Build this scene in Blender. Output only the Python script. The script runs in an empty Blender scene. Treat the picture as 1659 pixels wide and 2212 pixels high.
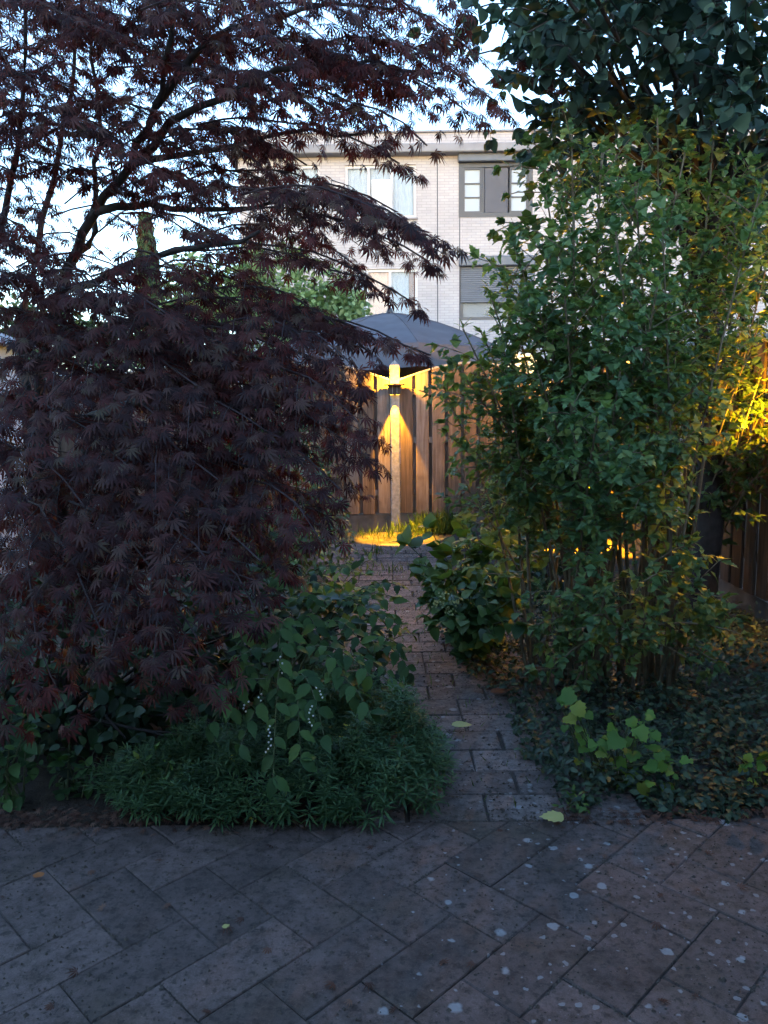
import bpy, bmesh, math, random
import numpy as np
from mathutils import Matrix, Vector

# ------------------------------------------------------------------ camera, sky, sun, exposure
SC = bpy.context.scene
COL = SC.collection
CAM_H, PITCH, ROLL, FPX = 1.55, 8.0, -0.7, 788.0
cam_d = bpy.data.cameras.new('camera')
cam = bpy.data.objects.new('camera', cam_d); COL.objects.link(cam)
CAMM = Matrix.Translation((0, 0, CAM_H)) @ Matrix.Rotation(math.radians(90 - PITCH), 4, 'X') @ Matrix.Rotation(math.radians(ROLL), 4, 'Z')
cam.matrix_world = CAMM
cam_d.sensor_fit = 'VERTICAL'; cam_d.sensor_height = 24.0; cam_d.lens = FPX / 1024 * 24.0
cam_d.clip_start = 0.05; cam_d.clip_end = 500
SC.camera = cam

SUN_EL, SUN_AZ = 12.0, 188.0          # low glow behind the viewer's own house
world = bpy.data.worlds.new('World'); SC.world = world; world.use_nodes = True
wn = world.node_tree.nodes; wl = world.node_tree.links
sky = wn.new('ShaderNodeTexSky'); sky.sky_type = 'NISHITA'; sky.sun_disc = False
sky.sun_elevation = math.radians(SUN_EL); sky.sun_rotation = math.radians(SUN_AZ)
sky.air_density = 0.9; sky.dust_density = 0.3; sky.ozone_density = 2.0
wl.new(sky.outputs[0], wn['Background'].inputs[0]); wn['Background'].inputs[1].default_value = 0.15
sun_d = bpy.data.lights.new('sun', 'SUN'); sun_d.energy = 0.03; sun_d.angle = math.radians(20); sun_d.color = (1, .88, .84)
sun = bpy.data.objects.new('sun', sun_d); COL.objects.link(sun)
S = Vector((math.sin(math.radians(SUN_AZ)) * math.cos(math.radians(SUN_EL)), math.cos(math.radians(SUN_AZ)) * math.cos(math.radians(SUN_EL)), math.sin(math.radians(SUN_EL))))
sun.rotation_euler = S.to_track_quat('Z', 'Y').to_euler()
vs = SC.view_settings; vs.view_transform = 'Standard'; vs.look = 'None'; vs.gamma = 1.0; vs.use_curve_mapping = False
vs.exposure = 2.65
SC.cycles.max_bounces = 3; SC.cycles.diffuse_bounces = 2; SC.cycles.glossy_bounces = 1; SC.cycles.transmission_bounces = 2; SC.cycles.transparent_max_bounces = 4
SC.cycles.use_denoising = True
SC.cycles.use_adaptive_sampling = True; SC.cycles.adaptive_threshold = 0.03; SC.cycles.adaptive_min_samples = 16
SC.cycles.sample_clamp_indirect = 4.0

# ------------------------------------------------------------------ helpers
rnd = random.Random(7)
K = 768.0 / 1659.0
CINV = np.array(CAMM.inverted())
def at(dx, dy, Y):
    """a point at world depth Y, seen in the direction of the photograph's display position (1659 wide)"""
    v = CAMM.to_3x3() @ Vector(((dx * K - 384) / FPX, (512 - dy * K) / FPX, -1))
    t = Y / v.y
    return np.array((v.x * t, Y, CAM_H + v.z * t))
def project(p):
    q = np.c_[p, np.ones(len(p))] @ CINV.T
    z = np.maximum(-q[:, 2], 1e-3)
    return 384 + q[:, 0] / z * FPX, 512 - q[:, 1] / z * FPX, -q[:, 2]

def tag(o, label=None, cat=None, group=None, kind=None):
    if label: o['label'] = label
    if cat: o['category'] = cat
    if group: o['group'] = group
    if kind: o['kind'] = kind
    return o
def thing(name, loc, label, cat, group=None, rz=0):
    o = bpy.data.objects.new(name, None); COL.objects.link(o)
    o.empty_display_size = 0.1
    o.location = loc; o.rotation_euler = (0, 0, rz)
    return tag(o, label, cat, group)
def link(name, me, mat, parent=None, world_space=True):
    o = bpy.data.objects.new(name, me); COL.objects.link(o)
    if mat is not None and len(me.materials) == 0: me.materials.append(mat)
    if parent is not None:
        o.parent = parent
        if world_space: o.location = tuple(-c for c in root_loc(parent))
    return o
def root_loc(o):
    l = Vector(o.location)
    while o.parent is not None:
        o = o.parent; l = l + Vector(o.location)
    return l
def np_mesh(name, verts, faces_idx, nper, tint=None, smooth=False):
    """verts (N,3); faces_idx flat int array; nper verts per face (all equal)"""
    me = bpy.data.meshes.new(name)
    n = len(verts); nf = len(faces_idx) // nper
    me.vertices.add(n); me.vertices.foreach_set('co', np.asarray(verts, np.float32).ravel())
    me.loops.add(nf * nper); me.loops.foreach_set('vertex_index', np.asarray(faces_idx, np.int32).ravel())
    me.polygons.add(nf)
    me.polygons.foreach_set('loop_start', np.arange(0, nf * nper, nper, dtype=np.int32))
    me.polygons.foreach_set('use_smooth', np.full(nf, smooth))
    if tint is not None:
        a = me.attributes.new('tint', 'FLOAT', 'POINT'); a.data.foreach_set('value', np.asarray(tint, np.float32))
    me.update(); me.validate()
    return me

class MB:
    """collects boxes, prisms and tubes into one mesh"""
    def __init__(self): self.v = []; self.f = []
    def add(self, v, f):
        b = len(self.v); self.v += [tuple(x) for x in v]; self.f += [tuple(i + b for i in q) for q in f]; return self
    def box(self, x0, x1, y0, y1, z0, z1):
        v = [(x, y, z) for z in (z0, z1) for y in (y0, y1) for x in (x0, x1)]
        return self.add(v, [(0, 2, 3, 1), (4, 5, 7, 6), (0, 1, 5, 4), (2, 6, 7, 3), (0, 4, 6, 2), (1, 3, 7, 5)])
    def bevbox(self, x0, x1, y0, y1, z0, z1, b=.004):
        bm = bmesh.new()
        r = bmesh.ops.create_cube(bm, size=1)
        for v in bm.verts: v.co = Vector(((x0 + x1) / 2 + v.co.x * (x1 - x0), (y0 + y1) / 2 + v.co.y * (y1 - y0), (z0 + z1) / 2 + v.co.z * (z1 - z0)))
        bmesh.ops.bevel(bm, geom=bm.edges[:], offset=b, segments=1, affect='EDGES')
        bm.verts.index_update()
        self.add([v.co for v in bm.verts], [[v.index for v in f.verts] for f in bm.faces]); bm.free(); return self
    def tube(self, pts, rad, sides=6, cap=True):
        pts = [np.asarray(p, float) for p in pts]; n = len(pts); b = []
        for i, p in enumerate(pts):
            d = pts[min(i + 1, n - 1)] - pts[max(i - 1, 0)]; d = d / (np.linalg.norm(d) + 1e-9)
            a = np.cross(d, (0, 0, 1.)) if abs(d[2]) < .95 else np.cross(d, (1., 0, 0)); a /= np.linalg.norm(a) + 1e-9
            c = np.cross(d, a); r = rad[i] if hasattr(rad, '__len__') else rad
            b += [p + r * (math.cos(t) * a + math.sin(t) * c) for t in [2 * math.pi * k / sides for k in range(sides)]]
        f = [(i * sides + k, i * sides + (k + 1) % sides, (i + 1) * sides + (k + 1) % sides, (i + 1) * sides + k) for i in range(n - 1) for k in range(sides)]
        if cap: f += [tuple(range(sides - 1, -1, -1)), tuple((n - 1) * sides + k for k in range(sides))]
        return self.add(b, f)
    def mesh(self, name, smooth=False):
        me = bpy.data.meshes.new(name); me.from_pydata(self.v, [], self.f); me.update()
        bm = bmesh.new(); bm.from_mesh(me); bmesh.ops.recalc_face_normals(bm, faces=bm.faces); bm.to_mesh(me); bm.free()
        if smooth: me.polygons.foreach_set('use_smooth', np.full(len(me.polygons), True))
        return me
    def build(self, name, mat, parent=None, smooth=False, world_space=True): return link(name, self.mesh(name, smooth), mat, parent, world_space)

# ------------------------------------------------------------------ materials
def nmat(name):
    m = bpy.data.materials.new(name); m.use_nodes = True
    nt = m.node_tree; return m, nt, nt.nodes['Principled BSDF']
def N(nt, t, **kw):
    n = nt.nodes.new(t)
    for k, v in kw.items():
        if k in n.inputs: n.inputs[k].default_value = v
        else: setattr(n, k, v)
    return n
def ramp(nt, src, stops):
    r = nt.nodes.new('ShaderNodeValToRGB'); e = r.color_ramp.elements
    while len(e) < len(stops): e.new(.5)
    for i, (p, c) in enumerate(stops): e[i].position = p; e[i].color = (*c, 1) if len(c) == 3 else c
    nt.links.new(src, r.inputs[0]); return r
def mixc(nt, fac, a, b, blend='MIX'):
    m = nt.nodes.new('ShaderNodeMix'); m.data_type = 'RGBA'; m.blend_type = blend
    for k, v in ((0, fac), (6, a), (7, b)):
        if hasattr(v, 'links'): nt.links.new(v, m.inputs[k])
        else: m.inputs[k].default_value = v if k == 0 else (*v, 1)
    return m.outputs[2]
def mth(nt, op, a, b=None, c=None):
    m = nt.nodes.new('ShaderNodeMath'); m.operation = op
    for i, v in enumerate((a, b, c)):
        if v is None: continue
        if hasattr(v, 'links'): nt.links.new(v, m.inputs[i])
        else: m.inputs[i].default_value = v
    return m.outputs[0]
def bump(nt, b, h, s=.3, d=.01):
    n = N(nt, 'ShaderNodeBump', Strength=s, Distance=d); nt.links.new(h, n.inputs['Height']); nt.links.new(n.outputs[0], b.inputs['Normal'])

def leaf_mat(name, stops, rough=.5, spec=.35, trans=.25, tcol=None):
    m, nt, b = nmat(name)
    at_ = N(nt, 'ShaderNodeAttribute', attribute_name='tint')
    oi = nt.nodes.new('ShaderNodeObjectInfo')
    t = mth(nt, 'FRACT', mth(nt, 'ADD', at_.outputs['Fac'], oi.outputs['Random']))
    t2 = mth(nt, 'MULTIPLY_ADD', t, .84, .08)
    r = ramp(nt, t2, stops)
    nt.links.new(r.outputs[0], b.inputs['Base Color'])
    b.inputs['Roughness'].default_value = rough; b.inputs['Specular IOR Level'].default_value = spec
    if trans > 0:
        tr = nt.nodes.new('ShaderNodeBsdfTranslucent')
        tc = mixc(nt, 1.0, r.outputs[0], tcol or (1.6, 1.5, .7), 'MULTIPLY'); nt.links.new(tc, tr.inputs[0])
        mx = nt.nodes.new('ShaderNodeMixShader'); mx.inputs[0].default_value = trans
        nt.links.new(b.outputs[0], mx.inputs[1]); nt.links.new(tr.outputs[0], mx.inputs[2])
        nt.links.new(mx.outputs[0], nt.nodes['Material Output'].inputs[0])
    return m
def plain(name, col, rough=.6, var=.25, scale=12, metal=0, bmp=0):
    m, nt, b = nmat(name)
    no = N(nt, 'ShaderNodeTexNoise', Scale=scale, Detail=5.0)
    tc = nt.nodes.new('ShaderNodeTexCoord'); nt.links.new(tc.outputs['Object'], no.inputs['Vector'])
    oi = nt.nodes.new('ShaderNodeObjectInfo')
    f = mth(nt, 'ADD', no.outputs['Fac'], mth(nt, 'MULTIPLY_ADD', oi.outputs['Random'], .3, -.15))
    r = ramp(nt, f, [(.25, tuple(c * (1 - var) for c in col)), (.75, tuple(min(1, c * (1 + var)) for c in col))])
    nt.links.new(r.outputs[0], b.inputs['Base Color']); b.inputs['Roughness'].default_value = rough; b.inputs['Metallic'].default_value = metal
    if bmp: bump(nt, b, no.outputs['Fac'], bmp, .01)
    return m
def emis(name, col, s):
    m, nt, b = nmat(name); b.inputs['Base Color'].default_value = (*col, 1); b.inputs['Emission Color'].default_value = (*col, 1); b.inputs['Emission Strength'].default_value = s; return m

def paving_mat(name, base, lichen=1.0, bias=True):
    m, nt, b = nmat(name)
    ge = nt.nodes.new('ShaderNodeNewGeometry'); P = ge.outputs['Position']; oi = nt.nodes.new('ShaderNodeObjectInfo')
    def noise(sc, det=6.0, r=.6):
        n = N(nt, 'ShaderNodeTexNoise', Scale=sc, Detail=det, Roughness=r); nt.links.new(P, n.inputs['Vector']); return n.outputs['Fac']
    big, mid, fine, grit = noise(1.3), noise(6), noise(38, 8, .7), noise(260, 3, .7)
    tone = mth(nt, 'MULTIPLY_ADD', oi.outputs['Random'], .3, mth(nt, 'MULTIPLY_ADD', mid, .7, mth(nt, 'MULTIPLY', big, .35)))
    c = ramp(nt, tone, [(.38, tuple(x * .42 for x in base)), (.58, base), (.8, tuple(x * 1.45 for x in base))]).outputs[0]
    # algae, rust coloured stains, dark specks
    c = mixc(nt, ramp(nt, noise(2.1), [(.52, (0, 0, 0)), (.7, (.75, .75, .75))]).outputs[0], c, (.075, .06, .035))
    c = mixc(nt, ramp(nt, noise(2.7, 4), [(.6, (0, 0, 0)), (.72, (.6, .6, .6))]).outputs[0], c, (.16, .075, .035))
    c = mixc(nt, ramp(nt, fine, [(.52, (0, 0, 0)), (.62, (.8, .8, .8))]).outputs[0], c, (.03, .026, .022))
    c = mixc(nt, ramp(nt, grit, [(.3, (.55, .55, .55)), (.75, (0, 0, 0))]).outputs[0], c, (.05, .045, .042))
    c = mixc(nt, ramp(nt, grit, [(.66, (0, 0, 0)), (.74, (.35, .35, .35))]).outputs[0], c, (.4, .38, .36))
    mot = N(nt, 'ShaderNodeTexNoise', Scale=17.0, Detail=10.0, Roughness=.75); nt.links.new(P, mot.inputs['Vector'])
    c = mixc(nt, 1.0, c, ramp(nt, mot.outputs['Fac'], [(.36, (.55, .53, .5)), (.5, (.97, .95, .94)), (.66, (1.3, 1.26, 1.25))]).outputs[0], 'MULTIPLY')
    # round pale lichen spots of uneven size
    wob = N(nt, 'ShaderNodeTexNoise', Scale=45.0, Detail=3.0); nt.links.new(P, wob.inputs['Vector'])
    vm = nt.nodes.new('ShaderNodeVectorMath'); vm.operation = 'MULTIPLY_ADD'; vm.inputs[1].default_value = (.022,) * 3
    nt.links.new(wob.outputs['Color'], vm.inputs[0]); nt.links.new(P, vm.inputs[2])
    sx = nt.nodes.new('ShaderNodeSeparateXYZ'); nt.links.new(P, sx.inputs[0])
    for sc, rmax, thr, st in ((5.5, .15, .52, .7), (10, .17, .60, .65), (24, .2, .68, .5)):
        v = N(nt, 'ShaderNodeTexVoronoi', Scale=sc, feature='F1', voronoi_dimensions='2D'); nt.links.new(vm.outputs[0], v.inputs['Vector'])
        sc_ = nt.nodes.new('ShaderNodeSeparateColor'); nt.links.new(v.outputs['Color'], sc_.inputs[0])
        pick = sc_.outputs[0]
        if bias: pick = mth(nt, 'ADD', pick, mth(nt, 'MINIMUM', mth(nt, 'MULTIPLY', mth(nt, 'SUBTRACT', sx.outputs[0], .35), .45), .06))
        r_ = mth(nt, 'MULTIPLY', mth(nt, 'MAXIMUM', mth(nt, 'SUBTRACT', pick, thr), 0), rmax / (1 - thr))
        f = mth(nt, 'MULTIPLY', mth(nt, 'SMOOTH_MIN', mth(nt, 'MULTIPLY', mth(nt, 'SUBTRACT', r_, v.outputs['Distance']), 22), 1.0, .1), st * lichen)
        f = mth(nt, 'MAXIMUM', mth(nt, 'MULTIPLY', f, mth(nt, 'MULTIPLY_ADD', fine, 1.2, .3)), 0)
        c = mixc(nt, mth(nt, 'MINIMUM', f, 1.0), c, (.33, .35, .36))
    nt.links.new(c, b.inputs['Base Color']); b.inputs['Roughness'].default_value = .8; b.inputs['Specular IOR Level'].default_value = .3
    bump(nt, b, mth(nt, 'ADD', mth(nt, 'MULTIPLY', fine, .6), mth(nt, 'MULTIPLY', grit, .5)), .55, .006)
    return m

def wood_mat(name, base, grey):
    m, nt, b = nmat(name)
    tc = nt.nodes.new('ShaderNodeTexCoord'); mp = nt.nodes.new('ShaderNodeMapping'); mp.inputs['Scale'].default_value = (34, 34, 1.6)
    oi = nt.nodes.new('ShaderNodeObjectInfo')
    cb = nt.nodes.new('ShaderNodeCombineXYZ')
    nt.links.new(mth(nt, 'MULTIPLY', oi.outputs['Random'], 37), cb.inputs[2]); nt.links.new(cb.outputs[0], mp.inputs['Location'])
    nt.links.new(tc.outputs['Object'], mp.inputs['Vector'])
    g = N(nt, 'ShaderNodeTexNoise', Scale=1.0, Detail=6.0, Roughness=.65, Distortion=.6); nt.links.new(mp.outputs[0], g.inputs['Vector'])
    bl = N(nt, 'ShaderNodeTexNoise', Scale=5.0, Detail=3.0); nt.links.new(tc.outputs['Object'], bl.inputs['Vector'])
    t = mth(nt, 'ADD', g.outputs['Fac'], mth(nt, 'MULTIPLY_ADD', oi.outputs['Random'], .3, -.15))
    c = ramp(nt, t, [(.3, tuple(x * .5 for x in base)), (.5, base), (.75, grey)]).outputs[0]
    c = mixc(nt, ramp(nt, bl.outputs['Fac'], [(.45, (0, 0, 0)), (.75, (.6, .6, .6))]).outputs[0], c, tuple(x * .55 for x in base))
    nt.links.new(c, b.inputs['Base Color']); b.inputs['Roughness'].default_value = .75; b.inputs['Specular IOR Level'].default_value = .25
    bump(nt, b, g.outputs['Fac'], .35, .004)
    return m

def brick_mat(name):
    m, nt, b = nmat(name)
    ge = nt.nodes.new('ShaderNodeNewGeometry'); sp = nt.nodes.new('ShaderNodeSeparateXYZ'); cb = nt.nodes.new('ShaderNodeCombineXYZ')
    nt.links.new(ge.outputs['Position'], sp.inputs[0])
    nt.links.new(mth(nt, 'ADD', sp.outputs[0], sp.outputs[1]), cb.inputs[0]); nt.links.new(sp.outputs[2], cb.inputs[1])
    br = N(nt, 'ShaderNodeTexBrick', Scale=1.0); br.offset = .5
    br.inputs['Brick Width'].default_value = .22; br.inputs['Row Height'].default_value = .066; br.inputs['Mortar Size'].default_value = .006; br.inputs['Mortar Smooth'].default_value = .2
    br.inputs['Color1'].default_value = (.43, .405, .41, 1); br.inputs['Color2'].default_value = (.385, .36, .365, 1); br.inputs['Mortar'].default_value = (.31, .295, .305, 1)
    nt.links.new(cb.outputs[0], br.inputs['Vector'])
    no = N(nt, 'ShaderNodeTexNoise', Scale=.9, Detail=6.0); nt.links.new(ge.outputs['Position'], no.inputs['Vector'])
    c = mixc(nt, 1.0, br.outputs['Color'], ramp(nt, no.outputs['Fac'], [(.3, (.84, .84, .85)), (.7, (1.05, 1.03, 1.02))]).outputs[0], 'MULTIPLY')
    nt.links.new(c, b.inputs['Base Color']); b.inputs['Roughness'].default_value = .85
    bump(nt, b, mth(nt, 'SUBTRACT', 1.0, br.outputs['Fac']), .6, .008)
    return m

def soil_mat():
    m, nt, b = nmat('soil')
    ge = nt.nodes.new('ShaderNodeNewGeometry')
    n1 = N(nt, 'ShaderNodeTexNoise', Scale=9.0, Detail=8.0, Roughness=.7); n2 = N(nt, 'ShaderNodeTexNoise', Scale=.6, Detail=3.0)
    nt.links.new(ge.outputs['Position'], n1.inputs['Vector']); nt.links.new(ge.outputs['Position'], n2.inputs['Vector'])
    c = ramp(nt, n1.outputs['Fac'], [(.3, (.018, .014, .010)), (.55, (.05, .037, .027)), (.8, (.10, .078, .058))]).outputs[0]
    c = mixc(nt, ramp(nt, n2.outputs['Fac'], [(.5, (0, 0, 0)), (.75, (.4, .4, .4))]).outputs[0], c, (.035, .05, .02))
    nt.links.new(c, b.inputs['Base Color']); b.inputs['Roughness'].default_value = .95; bump(nt, b, n1.outputs['Fac'], .8, .03)
    return m

M = dict(
    tile=paving_mat('concrete_tile', (.108, .08, .073)),
    paver=paving_mat('path_paver', (.165, .138, .13), .8, False),
    soil=soil_mat(), brick=brick_mat('pale_brick'),
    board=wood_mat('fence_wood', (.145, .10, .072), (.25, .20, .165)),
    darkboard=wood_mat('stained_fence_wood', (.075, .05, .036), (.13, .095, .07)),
    post=plain('concrete_post', (.30, .29, .27), .85, .3, 30, 0, .4),
    sand=plain('sandy_ground', (.16, .14, .115), .95, .45, 14, 0, .6),
    bark=plain('grey_brown_bark', (.03, .024, .022), .9, .45, 25, 0, .6),
    stem=plain('pale_shrub_stem', (.13, .105, .062), .8, .35, 30, 0, .4),
    twig=plain('maple_twig', (.035, .02, .02), .8, .3, 30),
    greenstem=plain('green_stem', (.07, .09, .035), .7, .3, 20),
    maple=leaf_mat('maple_leaf', [(.1, (.020, .010, .011)), (.4, (.038, .015, .015)), (.62, (.068, .02, .018)), (.84, (.07, .042, .034)), (.98, (.07, .07, .036))], .55, .2, .3, (3.2, .9, .6)),
    hibiscus=leaf_mat('hibiscus_leaf', [(.1, (.05, .11, .05)), (.45, (.095, .185, .075)), (.7, (.13, .225, .085)), (.95, (.19, .24, .07))], .5, .35, .42),
    broad=leaf_mat('broad_leaf', [(.1, (.022, .05, .046)), (.6, (.04, .085, .068)), (.95, (.06, .11, .07))], .6, .25, .12),
    vine=leaf_mat('vine_leaf', [(.1, (.03, .065, .025)), (.6, (.055, .11, .04)), (.95, (.10, .14, .04))], .55, .3, .4),
    privet=leaf_mat('small_leaf_green', [(.1, (.02, .05, .02)), (.6, (.05, .10, .03)), (.95, (.09, .15, .04))], .45, .4, .2),
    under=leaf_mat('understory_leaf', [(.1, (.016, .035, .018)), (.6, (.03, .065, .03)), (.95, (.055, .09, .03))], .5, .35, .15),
    berry_leaf=leaf_mat('berry_plant_leaf', [(.1, (.025, .06, .022)), (.5, (.045, .10, .032)), (.95, (.08, .15, .04))], .6, .22, .25),
    lime=leaf_mat('lime_leaf', [(.1, (.06, .135, .025)), (.6, (.10, .20, .032)), (.95, (.2, .22, .035))], .55, .3, .3),
    spurge=leaf_mat('spurge_leaf', [(.1, (.035, .085, .04)), (.6, (.07, .14, .06)), (.95, (.11, .18, .07))], .5, .35, .25),
    ivy=leaf_mat('ground_cover_leaf', [(.1, (.016, .034, .02)), (.6, (.038, .066, .038)), (.9, (.06, .09, .04))], .5, .32, .1),
    weed=leaf_mat('weed_leaf', [(.1, (.05, .10, .025)), (.6, (.09, .17, .035)), (.95, (.16, .2, .05))], .5, .35, .3),
    fartree=leaf_mat('far_tree_leaf', [(.1, (.10, .16, .07)), (.6, (.18, .27, .12)), (.95, (.28, .34, .16))], .6, .25, .3),
    fardark=leaf_mat('far_dark_leaf', [(.1, (.04, .07, .035)), (.6, (.07, .11, .05)), (.95, (.11, .15, .06))], .6, .25, .25),
    dead=leaf_mat('dead_leaf', [(.1, (.05, .025, .018)), (.6, (.10, .05, .035)), (.95, (.17, .10, .07))], .8, .2, .05),
    yellowflower=plain('yellow_flower', (.55, .5, .08), .6, .3, 40),
    berry=plain('white_berry', (.55, .55, .48), .4, .15, 40),
    white=plain('white_paint', (.50, .50, .53), .5, .06, 3),
    concrete=plain('eave_concrete', (.23, .225, .24), .8, .15, 3),
    anthracite=plain('anthracite_frame', (.03, .034, .045), .45, .15, 5),
    shutter=plain('blue_grey_shutter', (.075, .09, .12), .5, .1, 4),
    panel=plain('grey_panel', (.055, .056, .072), .6, .1, 4),
    blind=plain('white_blind', (.33, .38, .44), .6, .05, 4),
    curtain=plain('pale_blue_curtain', (.30, .385, .46), .8, .12, 9),
    parasol=plain('grey_parasol_cloth', (.082, .079, .094), .85, .2, 4, 0, .3),
    metal=plain('dark_lamp_metal', (.06, .05, .045), .4, .2, 30, .6),
    lens=emis('lamp_lens', (1.0, .5, .05), 1.0),
)
def glass_mat():
    m, nt, b = nmat('window_glass'); b.inputs['Base Color'].default_value = (.5, .55, .6, 1); b.inputs['Roughness'].default_value = .05
    b.inputs['Specular IOR Level'].default_value = .6; b.inputs['Alpha'].default_value = .14; return m
M['glass'] = glass_mat()
M['plate'] = plain('stained_concrete_plate', (.11, .095, .08), .9, .4, 8, 0, .4)
M['crumb'] = plain('dry_crumbs', (.05, .04, .032), .95, .6, 60)
M['joint'] = plain('mossy_joint_fill', (.05, .043, .037), .95, .6, 9, 0, .6)

# ------------------------------------------------------------------ leaf templates: petiole at origin, tip along +Y, upper side +Z
def tri(vs_, fs): return np.array(vs_, float), np.array(fs, int)
def maple_leaf(fine=False):
    v = [(0, 0, 0)]; f = []
    for a, l, w in ((0, 1, .10), (30, .95, .095), (-30, .95, .095), (62, .78, .08), (-62, .78, .08), (100, .46, .06), (-100, .46, .06)):
        a = math.radians(a); d = np.array((math.sin(a), math.cos(a))); w *= .95; p = np.array((d[1], -d[0]))
        def pt(t, s, fold=0): q = d * l * t + p * s; return (q[0], q[1], -.42 * (l * t) ** 2 + fold)
        b = len(v)
        if not fine:
            v += [pt(.45, w), pt(.45, 0, .03), pt(.45, -w), pt(1, 0)]
            f += [(0, b, b + 1), (0, b + 1, b + 2), (b, b + 3, b + 1), (b + 1, b + 3, b + 2)]
        else:
            v += [pt(.25, w * .55), pt(.25, 0, .02), pt(.25, -w * .55), pt(.5, w), pt(.5, 0, .03), pt(.5, -w), pt(.76, w * .55), pt(.76, 0, .02), pt(.76, -w * .55), pt(1, 0)]
            f += [(0, b, b + 1), (0, b + 1, b + 2)]
            for r in (0, 3): f += [(b + r, b + r + 3, b + r + 4), (b + r, b + r + 4, b + r + 1), (b + r + 1, b + r + 4, b + r + 5), (b + r + 1, b + r + 5, b + r + 2)]
            f += [(b + 6, b + 9, b + 7), (b + 7, b + 9, b + 8)]
    return tri(v, f)
def outline_leaf(half, curl=.3, fold=.12):
    """half outline [(x,y)...] from base to tip (x>=0), mirrored; midrib at x=0"""
    n = len(half); v = []; f = []
    for x, y in half: v += [(0, y, -curl * y * y), (x, y, -curl * y * y + fold * x), (-x, y, -curl * y * y + fold * x)]
    for i in range(n - 1):
        a, b = 3 * i, 3 * i + 3
        for s in (1, 2):
            q = (a, a + s, b + s, b) if s == 1 else (a, b, b + s, a + s)
            f += [(q[0], q[1], q[2]), (q[0], q[2], q[3])]
    return tri(v, f)
OVATE = outline_leaf([(0, 0), (.20, .1), (.31, .3), (.30, .52), (.19, .78), (0, 1)], .28, .2)
OVATE_S = outline_leaf([(0, 0), (.27, .38), (.17, .75), (0, 1)], .25, .2)
TOOTH = outline_leaf([(0, 0), (.12, .06), (.22, .2), (.20, .22), (.28, .40), (.24, .42), (.24, .60), (.16, .63), (.12, .80), (.05, .83), (0, 1)], .3, .3)
HIB = outline_leaf([(0, 0), (.10, .06), (.18, .18), (.35, .45), (.26, .43), (.20, .52), (.13, .48), (.20, .65), (.12, .67), (.12, .83), (.05, .85), (0, 1)], .3, .2)
CURR = outline_leaf([(0, .05), (.22, -.04), (.46, .08), (.42, .2), (.58, .42), (.44, .46), (.46, .62), (.30, .64), (.26, .82), (.12, .84), (0, 1)], .25, .15)
VINE = outline_leaf([(0, .1), (.18, -.02), (.48, .16), (.42, .28), (.60, .56), (.34, .55), (.24, .62), (.28, .8), (0, 1.05)], .2, .12)
HEART = outline_leaf([(0, .06), (.2, -.04), (.40, .12), (.46, .32), (.38, .56), (.22, .80), (0, 1)], .3, .16)
MAPLE, MAPLE_F = maple_leaf(), maple_leaf(True)
NEEDLE = tri([(0, 0, 0), (.085, .45, 0), (0, 1, -.12), (-.085, .45, 0)], [(0, 1, 2), (0, 2, 3)])
BLADE = tri([(0, 0, 0), (.03, .45, 0), (0, 1, -.25), (-.03, .45, 0)], [(0, 1, 2), (0, 2, 3)])
SQ = outline_leaf([(0, 0), (.32, .35), (.26, .7), (0, 1)], .2, .15)

class Leaves:
    def __init__(self): self.p = []; self.d = []; self.n = []; self.s = []
    def add(self, p, d, n, s): self.p.append(p); self.d.append(d); self.n.append(n); self.s.append(s)
    def mats(self):
        p = np.array(self.p); d = np.array(self.d); n = np.array(self.n); s = np.array(self.s)
        d = d / (np.linalg.norm(d, axis=1, keepdims=True) + 1e-9)
        x = np.cross(d, n); x = x / (np.linalg.norm(x, axis=1, keepdims=True) + 1e-9)
        z = np.cross(x, d)
        return p, np.stack([x, d, z], 2) * s[:, None, None], s
    def split(self, keep):
        """index lists: the leaves that show largest in the picture, and the rest"""
        p, R, s = self.mats()
        c = p + R[:, :, 1] * .5
        px, py, z = project(c)
        size = s / np.maximum(z, .3)
        ok = (px > -5) & (px < 773) & (py > -5) & (py < 1029) & (z > .3)
        cell = {}
        for i in np.argsort(z):
            if not ok[i]: continue
            k = (int(px[i] // 7), int(py[i] // 7))
            if k not in cell: cell[k] = i
        vis = sorted(cell.values(), key=lambda i: -size[i])[:keep]
        m = np.zeros(len(p), bool); m[vis] = True
        return m
    def joined(self, name, tmpl, mask=None):
        p, R, s = self.mats(); tv, tf = tmpl
        if mask is not None: p, R = p[mask], R[mask]
        v = np.einsum('nij,kj->nki', R, tv) + p[:, None, :]
        f = tf[None] + (np.arange(len(p)) * len(tv))[:, None, None]
        t = np.repeat(np.random.RandomState(3).rand(len(p)), len(tv))
        return np_mesh(name, v.reshape(-1, 3), f.ravel(), 3, t, True)
    def build(self, parent, mat, tmpl, keep=0, fine=None, name='foliage', leafname='leaf'):
        if not self.p: return
        mask = self.split(keep) if keep else np.zeros(len(self.p), bool)
        if (~mask).any():
            o = link(name, self.joined(name, tmpl, ~mask), mat, parent)
            if keep: tag(o, kind='stuff')
        if mask.any():
            tv, tf = fine or tmpl
            me = np_mesh(leafname, tv, tf.ravel(), 3, np.zeros(len(tv)), True); me.materials.append(mat)
            p, R, s = self.mats(); b = np.array(root_loc(parent))
            for i in np.nonzero(mask)[0]:
                o = bpy.data.objects.new(leafname, me); COL.objects.link(o); o.parent = parent
                m4 = np.eye(4); m4[:3, :3] = R[i]; m4[:3, 3] = p[i] - b
                o.matrix_basis = Matrix(m4.tolist())
def ru(a, b): return rnd.uniform(a, b)
def rv(s=1.0): return np.array((rnd.gauss(0, s), rnd.gauss(0, s), rnd.gauss(0, s)))
def unit(v): return v / (np.linalg.norm(v) + 1e-9)
UP = np.array((0, 0, 1.0))
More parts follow.
